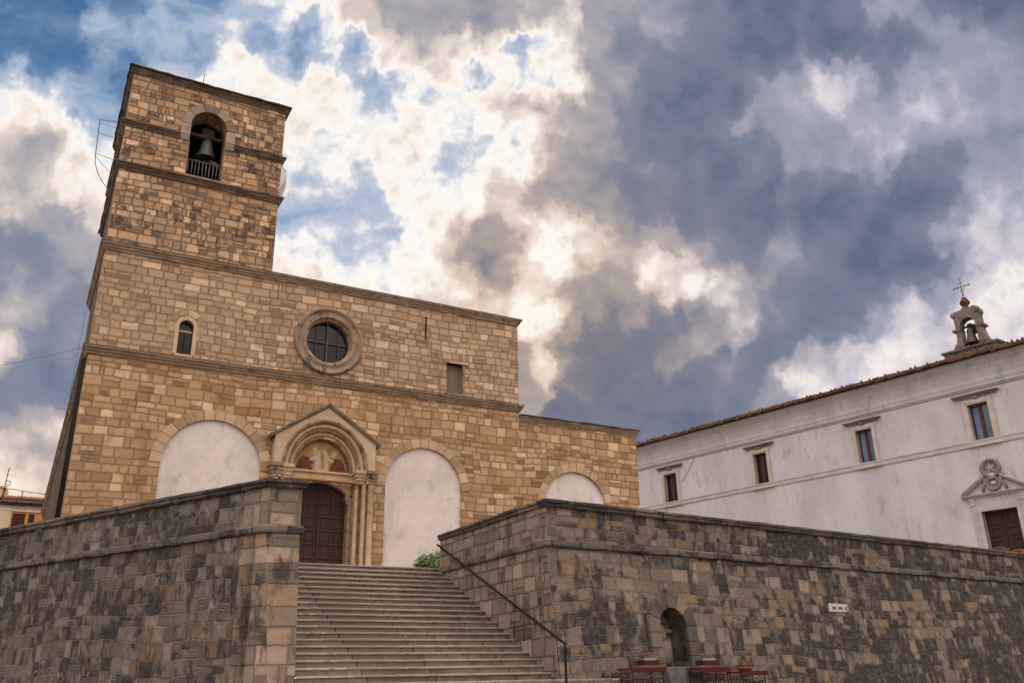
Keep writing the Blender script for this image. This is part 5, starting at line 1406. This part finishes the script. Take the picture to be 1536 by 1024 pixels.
    for s_ in (-1, 1):
        b.blob((cx + .38 * s_, .75, 17.62), (.05, .02, .05), 4, 0); b.tube([(cx + .05 * s_, .75, 17.3), (cx + .1 * s_, .75, 17.42), (cx + .02 * s_, .75, 17.5)], .012, 5)
        b.tube([(cx + .22 * s_, .75, 17.62), (cx + .14 * s_, .75, 17.76), (cx, .75, 17.84)], .01, 5); b.tube([(cx + .22 * s_, .75, 17.62), (cx + .14 * s_, .75, 17.5), (cx, .75, 17.4)], .01, 5)
    b.blob((cx, .75, 18.02), (.04, .02, .05), 4, 0); b.blob((cx, .75, 17.2), (.05, .05, .06), 5, 0)
    b.build('cross', 'iron_grey', G)
    L = thing('gable_bell', FW, cx, .75, 14.6, 'small dark bell in the open stone gable on the white building roof', 'bell')
    m().lathe(cx - .02, .75, bell_prof(.33, 14.66, .78), 20).build('bell', 'bronze_dark', L)
    b = m(); b.box(cx - .36, cx + .34, .7, .8, 15.5, 15.58); b.box(cx - .1, cx + .1, .68, .82, 15.44, 15.66); b.box(cx + .16, cx + .32, .62, .8, 15.1, 15.5)
    b.build('headstock', 'iron', L)
build_palazzo()
def wire_on_palazzo():
    o = MB(FW).tube([(4.6, -.03, 12.28), (4.2, -.035, 11.7), (3.45, -.03, 10.9)], .012, 5).build('cable', 'iron_grey')
    tag(o, 'short slack wire on the white wall beside the farthest window', 'cable')
wire_on_palazzo()
def planters():
    for u0, u1, z0, z1, mat, lab in ((20.9, 21.5, 4.07, 4.2, 'timber', 'small weathered wooden trough behind the wall before the white building door'),
                                     (22.3, 23.5, 4.07, 4.21, 'terracotta', 'orange clay trough behind the wall at the right edge of the view')):
        T = thing('planter', FR, (u0 + u1) / 2, .3, 4.06, lab, 'planter')
        b = MB(FR); b.prism([(u0 + .04, z0), (u1 - .04, z0), (u1, z1), (u0, z1)], .14, .42); b.box(u0 - .015, u1 + .015, .12, .44, z1 - .04, z1)
        b.build('trough', mat, T)
        MB(FR).leaves(((u0 + u1) / 2, .28, z1 + .01), ((u1 - u0) * .45, .1, .05), 120, .03, 3).build('dry_leaves', 'flower', T)
planters()

# ------------------------------------------------------------------ far house at the left
def build_house():
    H = thing('far_house', FH, -2, 0, Z0, 'cream house with a red tiled roof and orange wooden shutters beyond the left wall', 'house')
    m = lambda: MB(FH)
    w0, w1, zb, zt = -.86, 1.14, 9.6, 11.42
    m().prism(rect(-14, 2.2, 2.7, 11.96), 0, .5, [rect(w0, w1, zb, zt)]).build('wall', 'house', H)
    b = m(); b.box(1.7, 2.2, .5, 9, 2.7, 11.96); b.box(-14, -13.5, .5, 9, 2.7, 11.96); b.box(-13.5, 1.7, 8.5, 9, 2.7, 11.96); b.build('wall', 'house', H)
    b = m(); b.box(w1, w1 + .5, -.03, .1, 9.4, 11.5); b.box(w0 - .05, w1 + .5, -.03, .1, zt, zt + .2); b.box(-14, 2.2, -.03, .1, 11.5, 11.62); b.build('trim', 'white', H)
    W = m().prism(rect(w0, w1, zb, zt), .05, .16, [rect(w0 + .1, (w0 + w1) / 2 - .12, zb + .05, zt - .14), rect((w0 + w1) / 2 + .08, (w0 + w1) / 2 + .45, zb + .05, zt - .14)]).build('window', 'shutter', H)
    b = m(); b.box(w0, w1, .2, .24, zb, zt); b.build('pane', 'glass', W)
    b = m()
    for i in range(9): b.box(w0 + .1, (w0 + w1) / 2 - .12, .12, .17, zt - .25 - i * .13, zt - .19 - i * .13)
    b.build('blind', 'sash', W)
    m().box(w0 - 1.3, w0 - .02, -.05, .1, 9.75, 9.86).build('sill', 'white', H)
    b = m()
    b.sweep([(-14.3, 9), (-14.3, 0), (2.5, 0), (2.5, 9)], [(-.2, 11.9), (.3, 11.96), (.34, 12.0), (.36, 12.14), (-.2, 12.16)], .5, .012)
    b.build('gutter', 'slab', H)
    m().box(-14, 2.4, -.26, .2, 11.84, 11.93).build('eave', 'soffit', H)
    b = m()
    u = -14.3
    rnd = random.Random(2)
    while u < 2.5:
        r = .1; n = 5
        z = 12.2 + rnd.uniform(-.02, .02)
        A = [(u + r + r * math.cos(math.pi * i / n), -.35, z + r * math.sin(math.pi * i / n)) for i in range(n + 1)]
        B = [(x, 4.5, q + 1.0) for x, y, q in A]
        for i in range(n): b.face([A[i], A[i + 1], B[i + 1], B[i]], None, True)
        b.face(A); u += .205
    b.face([(-14.3, -.33, 12.14), (2.5, -.33, 12.14), (2.5, 4.5, 13.2), (-14.3, 4.5, 13.2)]); b.face([(-14.3, 9.3, 12.14), (2.5, 9.3, 12.14), (2.5, 4.5, 13.2), (-14.3, 4.5, 13.2)])
    b.build('roof', 'tile_red', H)
    b = m(); b.box(-2.5, -1.62, .6, 1.4, 12.2, 13.1); b.box(-2.6, -1.5, .5, 1.5, 13.1, 13.2); b.blob((-1.45, .9, 12.75), (.16, .16, .4), 6, .25, 2)
    b.build('chimney', 'house', H)
    A = thing('roof_antenna', FH, -1.55, .6, 12.4, 'thin rusty aerial mast beside the chimney of the far cream house', 'antenna')
    b = m(); b.tube([(-1.62, .6, 12.3), (-1.5, .6, 14.55)], .03, 6); b.build('mast', 'iron', A)
    b = m()
    for z, l in ((14.3, .14), (14.0, .2), (13.55, .26), (13.35, .2), (13.15, .16)): b.tube([(-1.52 - l * .5, .6, z), (-1.52 + l, .6, z + .03)], .014, 5)
    b.tube([(-1.52, .6, 13.6), (-1.25, .6, 13.5), (-1.28, .6, 13.3), (-1.5, .6, 13.2)], .02, 5)
    b.build('aerial_bar', 'iron', A)
    P = thing('roof_wire', FH, -.4, .3, 12.3, 'low wire on short posts along the red roof of the far house', 'wire')
    b = m(); b.tube([(-.42, .3, 12.2), (-.42, .3, 12.9)], .035, 6); b.tube([(1.3, .3, 12.2), (1.3, .3, 12.8)], .03, 6); b.build('post', 'iron', P)
    b = m()
    b.tube([(-1.5, .5, 13.0), (-.95, .4, 12.98), (-.42, .3, 12.88), (.4, .3, 12.82), (1.3, .3, 12.76), (2.2, .3, 12.74)], .022, 5); b.blob((1.22, .3, 12.72), (.09, .06, .07), 5, .1, 1)
    b.build('wire', 'iron', P)
build_house()
